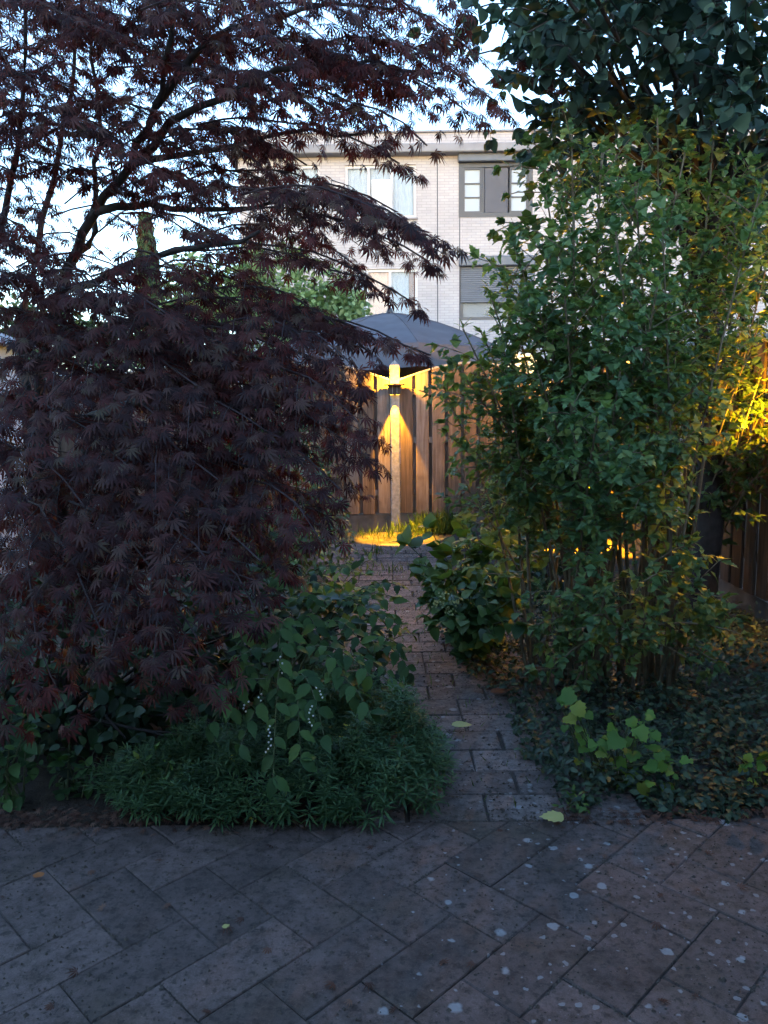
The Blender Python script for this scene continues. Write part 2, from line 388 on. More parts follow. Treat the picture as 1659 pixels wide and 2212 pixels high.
def bez(a, b, sag, n):
    a, b = np.asarray(a, float), np.asarray(b, float)
    return [a + (b - a) * t + UP * sag * 4 * t * (1 - t) for t in np.linspace(0, 1, n)]

# ================================================================== SETTING
o = MB().box(-90, 90, -60, 160, -.3, -.03).build('ground', M['soil']); tag(o, 'dark soil ground of the gardens', 'ground', kind='structure')

# --- patio: square concrete tiles laid diagonally in half bond, cut straight along the bed
def clip(poly, a, b, c):          # keep a*x+b*y<=c
    out = []
    for i in range(len(poly)):
        p, q = poly[i], poly[(i + 1) % len(poly)]; dp, dq = a * p[0] + b * p[1] - c, a * q[0] + b * q[1] - c
        if dp <= 0: out.append(p)
        if dp * dq < 0: t = dp / (dp - dq); out.append((p[0] + (q[0] - p[0]) * t, p[1] + (q[1] - p[1]) * t))
    return out
def slab(poly, h, bev=.0035):
    cx = sum(p[0] for p in poly) / len(poly); cy = sum(p[1] for p in poly) / len(poly); n = len(poly)
    rad = max(.02, min(math.hypot(p[0] - cx, p[1] - cy) for p in poly)); k = 1 - bev * 1.6 / rad
    v = [(x, y, -.03) for x, y in poly] + [(x, y, h - bev) for x, y in poly] + [(cx + (x - cx) * k, cy + (y - cy) * k, h) for x, y in poly]
    f = [tuple(range(2 * n, 3 * n))]
    for i in range(n):
        j = (i + 1) % n; f += [(i, j, n + j, n + i), (n + i, n + j, 2 * n + j, 2 * n + i)]
    return v, f
PAT_Y = 2.74
patio = MB().box(-4.2, 4.2, -1.6, PAT_Y, -.028, -.006).build('patio', M['joint']); tag(patio, 'grey concrete tiled patio', 'patio', kind='structure')
T, J = .192, .0018                       # pavers of 1 x 2 units laid in herringbone, turned 45 degrees
s2 = 1 / math.sqrt(2)
shared = {}; JOINTS = []
for i in range(-26, 27):
    for j in range(-26, 27):
        k = (i - j) % 4
        if k not in (0, 3): continue
        w_, h_ = (2, 1) if k == 0 else (1, 2)
        u0, u1, w0, w1 = (i * T + .16 + J), ((i + w_) * T + .16 - J), (j * T - 1.04 + J), ((j + h_) * T - 1.04 - J)
        q = [((u + w) * s2, (u - w) * s2) for u, w in ((u0, w0), (u0, w1), (u1, w1), (u1, w0))][::-1]
        cut = [q]
        for a, b_, cc in ((0, 1, PAT_Y - .003), (1, 0, 2.75), (-1, 0, 2.75), (0, -1, .75)):
            if len(q) > 2: q = clip(q, a, b_, cc)
        if len(q) < 3: continue
        cx, cy = sum(p[0] for p in q) / len(q), sum(p[1] for p in q) / len(q)
        area = abs(sum(q[n][0] * q[(n + 1) % len(q)][1] - q[(n + 1) % len(q)][0] * q[n][1] for n in range(len(q)))) / 2
        if area < .003: continue
        JOINTS += [(q[n], q[(n + 1) % len(q)]) for n in range(len(q))]
        isfull = len(q) == 4 and abs(area - (T - 2 * J) * (2 * T - 2 * J)) < 1e-4
        if isfull and k in shared: me = shared[k]
        else:
            v, f = slab([(x - cx, y - cy) for x, y in q], .0); me = MB().add(v, f).mesh('tile')
            if isfull: shared[k] = me
        o = link('tile', me, M['tile'], patio, False); o.location = (cx, cy, ru(-.002, .002)); o.rotation_euler = (ru(-.004, .004), ru(-.004, .004), ru(-.006, .006))

# --- garden path of small pavers winding to the back fence
def path_c(y):
    return float(np.interp(y, [2.7, 2.9, 3.4, 4.0, 4.8, 6.0, 7.9, 9.5], [.42, .40, .40, .34, .16, .10, .05, .05]))
path = MB().box(-.9, 1.4, PAT_Y + .002, 9.35, -.028, -.010).build('garden_path', M['joint']); tag(path, 'sandy bedding of the winding garden path', 'path', kind='structure')
ROW = .20
me_p = MB().add(*slab([(-.144, -.096), (.144, -.096), (.144, .096), (-.144, .096)], 0)).mesh('paver')
nrow = int((8.7 - PAT_Y) / ROW)
for r in range(nrow):
    y = PAT_Y + .004 + ROW * (r + .5); c0 = path_c(y); c0 = round(c0 / .15) * .15
    for k in range(-2, 2):
        o = link('paver', me_p, M['paver'], path, False)
        o.location = (c0 + (k + (.5 if r % 2 else 0) + .25) * .3 + ru(-.006, .006), y, ru(-.003, .003) - (.002 if y > 6 else 0)); o.rotation_euler = (ru(-.006, .006), ru(-.006, .006), ru(-.02, .02))

# ================================================================== THE VIEWER'S OWN HOUSE (behind the camera; shades the garden)
own = thing('terraced_house', (0, -1.7, 0), 'pale brick terraced house at the viewer\'s back beside the patio', 'house')
MB().box(-9, 9, -9, -1.7, -.03, 3.4).build('wall', M['brick'], own)
MB().box(-9.2, 9.2, -9.2, -1.5, 3.4, 3.65).build('roof', M['concrete'], own)
def simple_window(par, x0, x1, z0, z1, y, fm, gm):
    f = MB()
    for a in ((x0, x1, z0, z0 + .07), (x0, x1, z1 - .07, z1), (x0, x0 + .07, z0 + .07, z1 - .07), (x1 - .07, x1, z0 + .07, z1 - .07)):
        f.box(a[0], a[1], y, y + .06, a[2], a[3])
    w = f.build('window', fm, par)
    g = MB().box(x0 + .07, x1 - .07, y + .012, y + .03, z0 + .07, z1 - .07).build('pane', gm, par); return w
for a in ((-3.4, -.4, .0, 2.25), (.6, 2.6, .8, 2.25)): simple_window(own, *a, -1.698, M['white'], M['panel'])

# ================================================================== BACK FENCE
FY = 9.5
fence = thing('garden_fence', (0, FY, 0), 'brown wooden board fence with arched tops behind the lamp post', 'fence')
POSTX = float(at(853, 900, FY)[0])
def arch(t): return 1.80 + .19 * math.sin(math.pi * min(max(t, 0), 1))
def fence_run(par, to_world, p0, npan, mat, arched=True, h=1.8, ground=.2, lamp_side=1):
    """npan panels of 1.8 m along u from p0; to_world maps (u, v, z) with v towards the garden"""
    L = 1.8
    for k in range(npan):
        a = p0 + k * L + .06; bnd = p0 + (k + 1) * L - .06; w = bnd - a
        top = (lambda u: arch((u - a) / w)) if arched else (lambda u: h)
        nb = 9; bw = .150; gap = (w - nb * bw) / (nb - 1)
        def board(u0, u1, v0, v1, dz):
            z0 = ground + ru(-.006, .006); t0, t1 = top(u0) - dz, top(u1) - dz; l = ru(-.003, .003)
            c = .006
            vv = []; n = 0
            ring = [(u0 + c, v1), (u1 - c, v1), (u1, v1 - c), (u1, v0), (u0, v0), (u0, v1 - c)]
            for z in (None, 'top'):
                for (u, v) in ring: vv.append(to_world(u, v + l, z0 if z is None else t0 + (t1 - t0) * (u - u0) / (u1 - u0)))
            n = 6
            ff = [tuple(range(n - 1, -1, -1)), tuple(range(n, 2 * n))] + [(i, (i + 1) % n, n + (i + 1) % n, n + i) for i in range(n)]
            MB().add(vv, ff).build('board', mat, par)
        for i in range(nb):
            u0 = a + i * (bw + gap); board(u0, u0 + bw, .018, .036, .012)
        for i in range(nb - 1):
            u0 = a + i * (bw + gap) + bw - .045; board(u0, u0 + gap + .09, -.036, -.018, .012)
        for z in (.42, 1.05, 1.62):
            m = MB(); vv = [to_world(u, v, zz) for zz in (z, z + .07) for v in (-.017, .017) for u in (a, bnd)]
            m.add(vv, [(0, 2, 3, 1), (4, 5, 7, 6), (0, 1, 5, 4), (2, 6, 7, 3), (0, 4, 6, 2), (1, 3, 7, 5)]); m.build('rail', mat, par)
        # cap strip that follows the top
        us = np.linspace(a, bnd, 13); m = MB(); vv = []
        for u in us: vv += [to_world(u, v, top(u) + dz) for v, dz in ((-.045, -.010), (.045, -.010), (.045, .012), (-.045, .012))]
        ff = [(i * 4 + q, i * 4 + (q + 1) % 4, i * 4 + 4 + (q + 1) % 4, i * 4 + 4 + q) for i in range(12) for q in range(4)] + [(0, 3, 2, 1), (48, 49, 50, 51)]
        m.add(vv, ff).build('cap_strip', M['post'], par)
        m = MB(); vv = [to_world(u, v, zz) for zz in (-.2, ground - .01) for v in (-.02, .02) for u in (a, bnd)]
        m.add(vv, [(0, 2, 3, 1), (4, 5, 7, 6), (0, 1, 5, 4), (2, 6, 7, 3), (0, 4, 6, 2), (1, 3, 7, 5)]).build('base_plate', M['plate'], par)
    for k in range(npan + 1):
        u = p0 + k * L; hw = .056; c = .012
        ring = [(u - hw + c, hw), (u + hw - c, hw), (u + hw, hw - c), (u + hw, -hw), (u - hw, -hw), (u - hw, hw - c)]
        vv = [to_world(x, v, -.2) for x, v in ring] + [to_world(x, v, 1.97) for x, v in ring] + [to_world(u, 0, 2.035)]
        ff = [(i, (i + 1) % 6, 6 + (i + 1) % 6, 6 + i) for i in range(6)] + [(6 + i, 6 + (i + 1) % 6, 12) for i in range(6)]
        MB().add(vv, ff).build('post', M['post'], par)
fence_run(fence, lambda u, v, z: (u, FY - v, z), POSTX - 5 * 1.8, 6, M['board'])
# right hand fence, running towards the viewer
CX = POSTX + 1.8 + .62
sfence = thing('garden_fence', (CX, 6, 0), 'dark stained board fence along the right behind the leafy shrub', 'fence')
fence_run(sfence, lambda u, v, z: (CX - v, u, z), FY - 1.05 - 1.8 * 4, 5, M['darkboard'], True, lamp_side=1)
gapf = thing('fence_filler', (POSTX + 2.1, FY, 0), 'short filler boards of the back fence by the right corner', 'fence')
for i in range(3):
    u = POSTX + 1.88 + i * .185
    MB().bevbox(u, u + .15, FY - .036, FY - .018, .2, 1.79).build('board', M['board'], gapf)
MB().box(POSTX + 1.87, POSTX + 2.40, FY - .016, FY + .016, .5, .57).build('rail', M['board'], gapf)
MB().box(POSTX + 1.87, POSTX + 2.40, FY - .016, FY + .016, 1.5, 1.57).build('rail', M['board'], gapf)

# ================================================================== POST LAMPS (up and down lights clamped round the posts)
def post_lamp(loc, face, label, power=1.0, down=1.0, z=1.69):
    """loc: post axis; face: unit vector towards the garden"""
    t = thing('post_lamp', (loc[0], loc[1], z), label, 'lamp', 'up and down lamps on the fence posts')
    rz = math.atan2(face[0], -face[1]); t.rotation_euler = (0, 0, rz)
    m = MB()                                          # plates round the post plus a visor added to cut the uplight off below; front is -Y locally
    w = .078
    m.bevbox(-w, w, -w - .03, -.060, -.062, .062, .006); m.bevbox(-w - .045, w + .045, -w - .10, -w - .031, .04, .058, .004); m.bevbox(-w, -.060, -.059, w, -.062, .062, .006); m.bevbox(.060, w, -.059, w, -.062, .062, .006)
    m.build('body', M['metal'], t, False, False)
    for x in (-.026, .026): MB().bevbox(x - .003, x + .003, -w - .034, -w - .029, -.058, .058, .001).build('seam', M['post'], t, False, False)
    for s in (-1, 1):
        for x in (-.036, .036):
            MB().bevbox(x - .022, x + .022, -w - .018, -.066, s * .063 if s > 0 else -.068, .068 if s > 0 else -.063, .002).build('lens', M['lens'], t, False, False)
    def lamp(kind, p, e, rot=None, size=None, blend=.15, rad=.012):
        l = bpy.data.lights.new('lamp_light', kind); l.energy = e * power; l.color = (1, .44, .012); l.shadow_soft_size = rad
        if kind == 'SPOT': l.spot_size = math.radians(size); l.spot_blend = blend
        lo = bpy.data.objects.new('lamp_light', l); COL.objects.link(lo); lo.parent = t; lo.location = p
        if rot: lo.rotation_euler = rot
    lamp('SPOT', (0, -w - .04, -.075), 95 * down, (0, 0, 0), 50, .3)
    lamp('SPOT', (0, -w - .06, -.075), 420 * down, (-.26, 0, 0), 34, .35)
    for x in (-.036, .036): lamp('SPOT', (x, -w - .01, .075), .10, (math.pi, 0, 0), 60, .4)
    for x in (-.096, .096): lamp('POINT', (x, -w - .07, .077), 11.0, rad=.006)
    return t
post_lamp((POSTX, FY), (0, -1), 'glowing amber up and down lamp on the central concrete fence post', 1.0)
post_lamp((CX, FY - 1.05), (-1, 0), 'amber lamp on the side fence near the corner, glimpsed through the leafy shrub', 2.2, 3.0)
post_lamp((CX, FY - 1.05 - 1.8 * 2), (-1, 0), 'amber lamp on the side fence at the right edge, lighting the bush beside it', 1.0, .03, 1.34)

# ================================================================== HOUSE ACROSS
HY = 20.0
def hp(dx, dy): p = at(dx, dy, HY); return float(p[0]), float(p[2])
hx0 = hp(512, 300)[0]; ROOFZ = hp(950, 283)[1]; hx1 = 11.5
house = thing('terraced_house', (3, HY, 0), 'pale brick three storey flat roofed house across the gardens', 'house')
def hrect(d): x0, z1 = hp(d[0], d[1]); x1, z0 = hp(d[2], d[3]); return x0, x1, z0, z1
W = dict(w1=hrect((610, 357, 692, 470)), w2=hrect((745, 357, 899, 470)), w3=hrect((991, 331, 1150, 468)), w4=hrect((994, 557, 1154, 690)), w5=hrect((745, 582, 903, 700)))
zt = W['w2'][3]; ws = list(W.values()) + [(2.5, 4.0, .3, 2.75), (-1.6, 1.2, .3, 2.6)]
eave0, eave1 = hp(950, 337)[1], hp(950, 318)[1]
# wall built as strips round the openings
m = MB()
xs = sorted(set([hx0, hx1] + [v for w in ws for v in w[:2]])); zs = sorted(set([-.03, eave0] + [v for w in ws for v in w[2:]]))
for i in range(len(xs) - 1):
    for j in range(len(zs) - 1):
        cx, cz = (xs[i] + xs[i + 1]) / 2, (zs[j] + zs[j + 1]) / 2
        if any(w[0] < cx < w[1] and w[2] < cz < w[3] for w in ws): continue
        if zs[j + 1] > eave0 + 1e-6: continue
        m.add([(xs[i], HY, zs[j]), (xs[i + 1], HY, zs[j]), (xs[i + 1], HY, zs[j + 1]), (xs[i], HY, zs[j + 1])], [(0, 1, 2, 3)])
for w in ws:                                                     # reveals
    x0, x1, z0, z1 = w; d = HY + .14
    m.add([(x0, HY, z0), (x0, d, z0), (x0, d, z1), (x0, HY, z1), (x1, HY, z0), (x1, d, z0), (x1, d, z1), (x1, HY, z1)], [(0, 1, 2, 3), (4, 7, 6, 5), (0, 4, 5, 1), (3, 2, 6, 7)])
m.add([(hx0, HY, -.03), (hx0, HY + 9, -.03), (hx0, HY + 9, eave0), (hx0, HY, eave0)], [(0, 3, 2, 1)])
m.add([(hx1, HY, -.03), (hx1, HY + 9, -.03), (hx1, HY + 9, eave0), (hx1, HY, eave0)], [(0, 1, 2, 3)])
m.build('wall', M['brick'], house)
MB().box(hx0 - .02, hx1 + .02, HY + .25, HY + 9, 0, eave0).build('interior', M['panel'], house)
MB().bevbox(hx0 - .25, hx1 + .2, HY - .34, HY + 9, eave0 + .002, eave1, .02).build('eave', M['concrete'], house)
MB().box(hx0 - .05, hx1, HY - .03, HY + 9, eave1 + .002, ROOFZ - .05).build('parapet', M['brick'], house)
MB().bevbox(hx0 - .10, hx1 + .05, HY - .09, HY + 9, ROOFZ - .048, ROOFZ, .01).build('roof_trim', M['concrete'], house)
for dx in (945, 993): 
    x, _ = hp(dx, 500); MB().box(x - .012, x + .012, HY - .004, HY + .01, .05, eave0 - .02 if dx == 945 else W['w3'][2]).build('expansion_joint', M['panel'], house)
def frame(par, x0, x1, z0, z1, y, t, dpt, mat, name='frame'):
    f = MB()
    f.box(x0, x1, y, y + dpt, z0, z0 + t); f.box(x0, x1, y, y + dpt, z1 - t, z1); f.box(x0, x0 + t, y + .001, y + dpt, z0 + t, z1 - t); f.box(x1 - t, x1, y + .001, y + dpt, z0 + t, z1 - t)
    return f.build(name, mat, par)
def curtain(par, x0, x1, z0, z1, y, mat):
    n = max(6, int((x1 - x0) / .03)); v = []; f = []
    for i in range(n + 1):
        x = x0 + (x1 - x0) * i / n; yy = y + .02 * math.sin(i * 1.9) + .01 * math.sin(i * .7)
        v += [(x, yy, z0), (x, yy, z1)]
        if i: f.append((2 * i - 2, 2 * i, 2 * i + 1, 2 * i - 1))
    return MB().add(v, f).build('curtain', mat, par, True)
def white_window(w, splits, curt=True, openpane=None):
    x0, x1, z0, z1 = w; y = HY + .06
    wf = frame(house, x0, x1, z0, z1, y, .06, .06, M['white'], 'window')
    b = [x0 + .06] + [x0 + (x1 - x0) * s for s in splits] + [x1 - .06]
    for i in range(1, len(b) - 1): MB().box(b[i] - .03, b[i] + .03, y + .002, y + .058, z0 + .061, z1 - .061).build('mullion', M['white'], wf)
    for i in range(len(b) - 1):
        MB().box(b[i] + (.031 if i else .001), b[i + 1] - .031, y + .03, y + .036, z0 + .062, z1 - .062).build('pane', M['glass'], wf)
        if curt: curtain(wf, b[i] + .01, b[i + 1] - .01, z0 + .05, z1 - .05, y + .11, M['curtain'])
    MB().bevbox(x0 - .04, x1 + .04, HY - .05, HY + .058, z0 - .05, z0 - .002, .01).build('sill', M['concrete'], wf)
    return wf, b
white_window(W['w1'], (.5,))
wf, b = white_window(W['w2'], (.33, .66))
sx0, sx1 = hp(803, 400)[0], hp(845, 400)[0]; sz1, sz0 = hp(820, 391)[1], W['w2'][2] + .08     # the opened sash
sash = frame(wf, sx0, sx1, sz0, sz1, HY - .12, .07, .05, M['white'], 'open_sash')
MB().box(sx0 + .071, sx1 - .071, HY - .10, HY - .085, sz0 + .071, sz1 - .071).build('sash_panel', M['white'], wf)
wf, b = white_window(W['w5'], (.30, .62), False)
curtain(wf, b[0] + .01, b[1] - .01, W['w5'][2] + .05, W['w5'][3] - .05, HY + .17, M['curtain'])
curtain(wf, b[1] + .01, b[2] - .01, W['w5'][2] + .05, W['w5'][3] - .05, HY + .17, plain('peach_curtain', (.62, .42, .30), .8, .12, 9))
curtain(wf, b[2] + .01, b[3] - .16, W['w5'][2] + .05, W['w5'][3] - .05, HY + .17, M['curtain'])
curtain(wf, b[3] - .15, b[3] - .01, W['w5'][2] + .05, W['w5'][3] - .05, HY + .175, plain('brown_curtain', (.16, .09, .075), .8, .2, 9))
# anthracite window with shutter box
x0, x1, z0, z1 = W['w3']; y = HY - .01
bz = hp(1050, 352)[1]
wf = frame(house, x0, x1, z0, bz, y, .10, .08, M['anthracite'], 'window')
MB().bevbox(x0 - .03, x1 + .03, HY - .17, HY + .05, bz + .002, z1 + .02, .02).build('shutter_box', M['shutter'], wf)
def spl(d): return hp(d, 400)[0]
MB().bevbox(spl(1047), spl(1098), y + .03, y + .075, z0 + .101, bz - .101, .01).build('panel', M['panel'], wf)
for a, c in ((spl(998), spl(1041)), (spl(1101), spl(1144))):
    a = max(a, x0 + .102); c = min(c, x1 - .102)
    sf = frame(wf, a, c, z0 + .101, bz - .101, y + .02, .045, .05, M['anthracite'], 'casement')
    hh = (bz - z0 - .29)
    for k in (1, 2): MB().box(a + .046, c - .046, y + .03, y + .06, z0 + .146 + hh * k / 3 - .015, z0 + .146 + hh * k / 3 + .015).build('glazing_bar', M['anthracite'], wf)
    MB().box(a + .046, c - .046, y + .064, y + .069, z0 + .147, bz - .147).build('pane', M['blind'], wf)
MB().box(spl(1042), spl(1046), y + .031, y + .075, z0 + .101, bz - .101).build('mullion', M['anthracite'], wf)
# lower window with its roller shutter most of the way down
x0, x1, z0, z1 = W['w4']; bz = hp(1050, 576)[1]; sz = hp(1050, 652)[1]
wf = frame(house, x0, x1, z0, bz, HY + .05, .08, .06, M['anthracite'], 'window')
MB().bevbox(x0 - .03, x1 + .03, HY - .16, HY + .04, bz + .002, z1 + .02, .02).build('shutter_box', M['shutter'], wf)
k = 0; zz = bz - .005
while zz > sz:
    MB().bevbox(x0 + .02, x1 - .02, HY - .01, HY + .012, zz - .048, zz - .003, .006).build('shutter_slat', M['shutter'], wf); zz -= .05
MB().box(x0 + .081, x1 - .081, HY + .08, HY + .09, z0 + .081, sz).build('pane', M['glass'], wf)
# ground floor: a lit room and a dark door
lit = emis('lit_room', (1.0, .62, .26), .35)
wf = frame(house, 2.5, 4.0, .3, 2.75, HY + .05, .07, .06, M['white'], 'window')
MB().box(2.571, 3.929, HY + .08, HY + .086, .371, 2.679).build('lit_pane', lit, wf)
MB().box(3.22, 3.28, HY + .051, HY + .078, .371, 2.679).build('mullion', M['white'], wf)
wf = frame(house, -1.6, 1.2, .3, 2.6, HY + .05, .07, .06, M['white'], 'window')
MB().box(-1.529, 1.129, HY + .08, HY + .086, .371, 2.529).build('pane', M['glass'], wf)

# ================================================================== PARASOL BEHIND THE FENCE
PY = 12.0
apx = at(842, 672, PY)
par = thing('parasol', (apx[0], PY, 0), 'dark grey cloth parasol opened behind the fence', 'parasol')
NR = 8; R0 = 1.72; rimz = float(at(842, 758, PY)[2]); topz = float(apx[2]) - .03
def canopy(a, r):               # r 0..1; slightly bellied between ribs
    k = (a * NR / (2 * math.pi)) % 1.0; sag = math.sin(math.pi * k)
    rr = R0 * r * (1 - .04 * sag * r); z = topz - (topz - rimz) * (r ** 1.43) - .10 * sag * r * (1.25 - r) + .0
    return (rr * math.cos(a), rr * math.sin(a), z)
a_off = .2
for g in range(NR):
    v = []; f = []; na, nr = 6, 8
    for i in range(na + 1):
        for j in range(nr + 1):
            a = (g + i / na) * 2 * math.pi / NR; r = j / nr
            p = canopy(a - 1e-6 if i == na else a + (1e-6 if i == 0 else 0), r); c, s_ = math.cos(a_off), math.sin(a_off)
            v.append((p[0] * c - p[1] * s_, p[0] * s_ + p[1] * c, p[2]))
    for i in range(na):
        for j in range(nr): q = i * (nr + 1) + j; f.append((q, q + nr + 1, q + nr + 2, q + 1))
    pn = MB().add(v, f).mesh('canopy_panel', True); o = link('canopy_panel', pn, M['parasol'], par, False)
    # hanging edge of the panel
    v2 = []; f2 = []
    for i in range(na + 1):
        x, y_, z = v[i * (nr + 1) + nr]; drop = .30 + .02 * math.sin(i / na * math.pi)
        for q in range(4): v2.append((x * (1 + .012 * q + .006 * math.sin(i * 2.2 + q)), y_ * (1 + .012 * q), z - drop * q / 3))
    for i in range(na):
        for q in range(3): f2.append((i * 4 + q, i * 4 + 4 + q, i * 4 + 5 + q, i * 4 + 1 + q))
    MB().tube([tuple(np.array(v[jj]) + (0, 0, .004)) for jj in range(nr + 1)], .007, 5).build('seam', M['parasol'], o, True, False)
    link('valance', MB().add(v2, f2).mesh('valance', True), M['parasol'], o, False)
MB().tube([(0, 0, 0), (0, 0, topz + .02)], .024, 10).build('pole', M['metal'], par, True, False)
MB().tube([(0, 0, topz - .01), (0, 0, topz + .03), (0, 0, topz + .07), (0, 0, topz + .1)], [.06, .05, .03, .008], 10).build('finial', M['anthracite'], par, True, False)
for g in range(NR):
    a = g * 2 * math.pi / NR + a_off
    MB().tube([(math.cos(a) * R0 * r * .985, math.sin(a) * R0 * r * .985, topz - (topz - rimz) * r ** 1.43 - .02) for r in (0.02, .25, .5, .75, .98)], .009, 5).build('rib', M['metal'], par, True, False)
MB().bevbox(-.35, .35, -.35, .35, -.03, .08, .02).build('base', M['concrete'], par, False, False)

# ================================================================== WHITE SHED ON THE LEFT
sh = thing('garden_shed', (-4.6, 6.4, 0), 'white walled garden shed glimpsed at the left edge behind the maple', 'shed')
MB().box(-6.2, -3.55, 5.2, 7.8, -.03, 2.1).build('wall', plain('pale_blue_wall', (.36, .42, .5), .7, .1, 3), sh)
MB().add([(-6.4, 5.0, 2.1), (-3.35, 5.0, 2.1), (-3.35, 8.0, 2.1), (-6.4, 8.0, 2.1), (-4.87, 5.0, 2.7), (-4.87, 8.0, 2.7)], [(0, 1, 4), (2, 3, 5), (1, 2, 5, 4), (3, 0, 4, 5), (0, 3, 2, 1)]).build('roof', M['concrete'], sh)

# ================================================================== JAPANESE MAPLE
mb = np.array((-1.8, 4.3, -.03))
maple = thing('japanese_maple', tuple(mb), 'large dark purple leaved maple tree filling the left side', 'tree')
def limb(par, pts, r0, r1, mat, sides=8, name='limb', wob=.015):
    P_ = [np.asarray(p, float) for p in pts]; q = []
    for i in range(len(P_) - 1):
        for t in (0, .33, .66): q.append(P_[i] + (P_[i + 1] - P_[i]) * t + (rv(wob) if t else 0))
    q.append(P_[-1]); n = len(q)
    return MB().tube(q, [r0 + (r1 - r0) * (i / (n - 1)) ** .8 for i in range(n)], sides).build(name, mat, par, True)
fork = np.array((-1.74, 4.22, .5)); f2 = at(85, 800, 4.15)
limb(maple, [mb, fork + (.02, 0, -.2), fork], .09, .075, M['bark'], 10, 'trunk')
limb(maple, [fork, f2, at(143, 585, 4.0), at(207, 458, 3.9), at(285, 354, 3.8), at(335, 230, 3.7), at(370, 80, 3.6), at(390, -150, 3.5)], .036, .008, M['bark'])
limb(maple, [at(143, 585, 4.0), at(206, 500, 4.05), at(207, 400, 4.1), at(215, 250, 4.15), at(200, 50, 4.2), at(210, -150, 4.2)], .020, .006, M['bark'])
limb(maple, [fork + (-.05, 0, -.1), at(40, 720, 4.3), at(80, 553, 4.3), at(130, 311, 4.4), at(160, 150, 4.4), at(185, -120, 4.5)], .028, .007, M['bark'])
limb(maple, [fork, at(-60, 850, 4.0), at(-20, 600, 3.9), at(25, 380, 3.8), at(50, 200, 3.7), at(60, -100, 3.6)], .028, .007, M['bark'])
limb(maple, [f2, at(143, 625, 3.8), at(302, 562, 3.6), at(415, 536, 3.4), at(560, 500, 3.2)], .028, .007, M['bark'])
limb(maple, [at(207, 458, 3.9), at(324, 440, 3.8), at(490, 452, 3.6), at(650, 440, 3.4)], .022, .006, M['bark'])
limb(maple, [f2, at(250, 700, 3.9), at(450, 700, 3.7), at(650, 730, 3.5)], .040, .008, M['bark'])
limb(maple, [fork, at(200, 900, 3.9), at(400, 850, 3.6), at(600, 880, 3.3)], .045, .008, M['bark'])
limb(maple, [fork, at(120, 1000, 3.6), at(250, 1000, 3.2), at(380, 1080, 2.9)], .040, .008, M['bark'])
limb(maple, [at(285, 354, 3.8), at(430, 230, 3.7), at(600, 150, 3.6), at(800, 130, 3.5), at(960, 160, 3.4)], .022, .005, M['bark'])
limb(maple, [at(335, 230, 3.7), at(450, 90, 3.6), at(650, 20, 3.5), at(850, 20, 3.5)], .020, .005, M['bark'])
limb(maple, [at(285, 354, 3.8), at(420, 330, 3.7), at(600, 290, 3.6), at(780, 290, 3.5)], .018, .005, M['bark'])
ML = Leaves(); TW = MB()
def spray(a, b, width, dens=1.0, ls=.058, sag=.07, droop=.13):
    a, b = np.asarray(a, float), np.asarray(b, float); L = np.linalg.norm(b - a); n = max(6, int(L / .055))
    ax = unit(b - a); side = unit(np.cross(ax, UP)); up2 = unit(np.cross(side, ax))
    pts = [a + (b - a) * t + UP * (sag * 4 * t * (1 - t) - droop * t * t) + rv(.006) for t in np.linspace(0, 1, n)]
    TW.tube(pts[::2] if n > 8 else pts, [.005 * (1 - .7 * i / n) for i in range(len(pts[::2] if n > 8 else pts))], 4, False)
    for i in range(1, n):
        t = i / (n - 1)
        for sd in (-1, 1):
            if rnd.random() > .9 * dens: continue
            w = width * (.35 + .9 * math.sin(math.pi * min(1, t * .75 + .18))) * ru(.5, 1.1) * (1 - .55 * max(0, t - .6) / .4)
            d = unit(side * sd * ru(.7, 1.1) + ax * ru(.45, 1.0) + up2 * ru(-.25, .18))
            m = max(2, int(w / .042)); prev = pts[i]
            tp = [prev]
            for k in range(1, m + 1):
                q = pts[i] + d * w * k / m - UP * (.55 * w * (k / m) ** 2 * ru(.3, 1.1)); tp.append(q)
                for s3 in ((-1, 1) if k < m else (-1, 0, 1)):
                    if rnd.random() < .12: continue
                    out = unit(np.cross(d, UP)) * s3
                    ld = unit(d * ru(.5, 1.1) + out * ru(.4, 1.0) - UP * ru(.25, 1.25) + rv(.15))
                    nn = unit(UP * 1.0 + d * .35 + np.array((0, -.35, 0)) + rv(.3))
                    ML.add(q + ld * ru(.012, .03), ld, nn, ls * ru(.5, 1.2))
            if w > .12 and len(tp) > 2: TW.tube([tp[0], tp[len(tp) // 2], tp[-1]], [.0025, .0018, .001], 3, False)
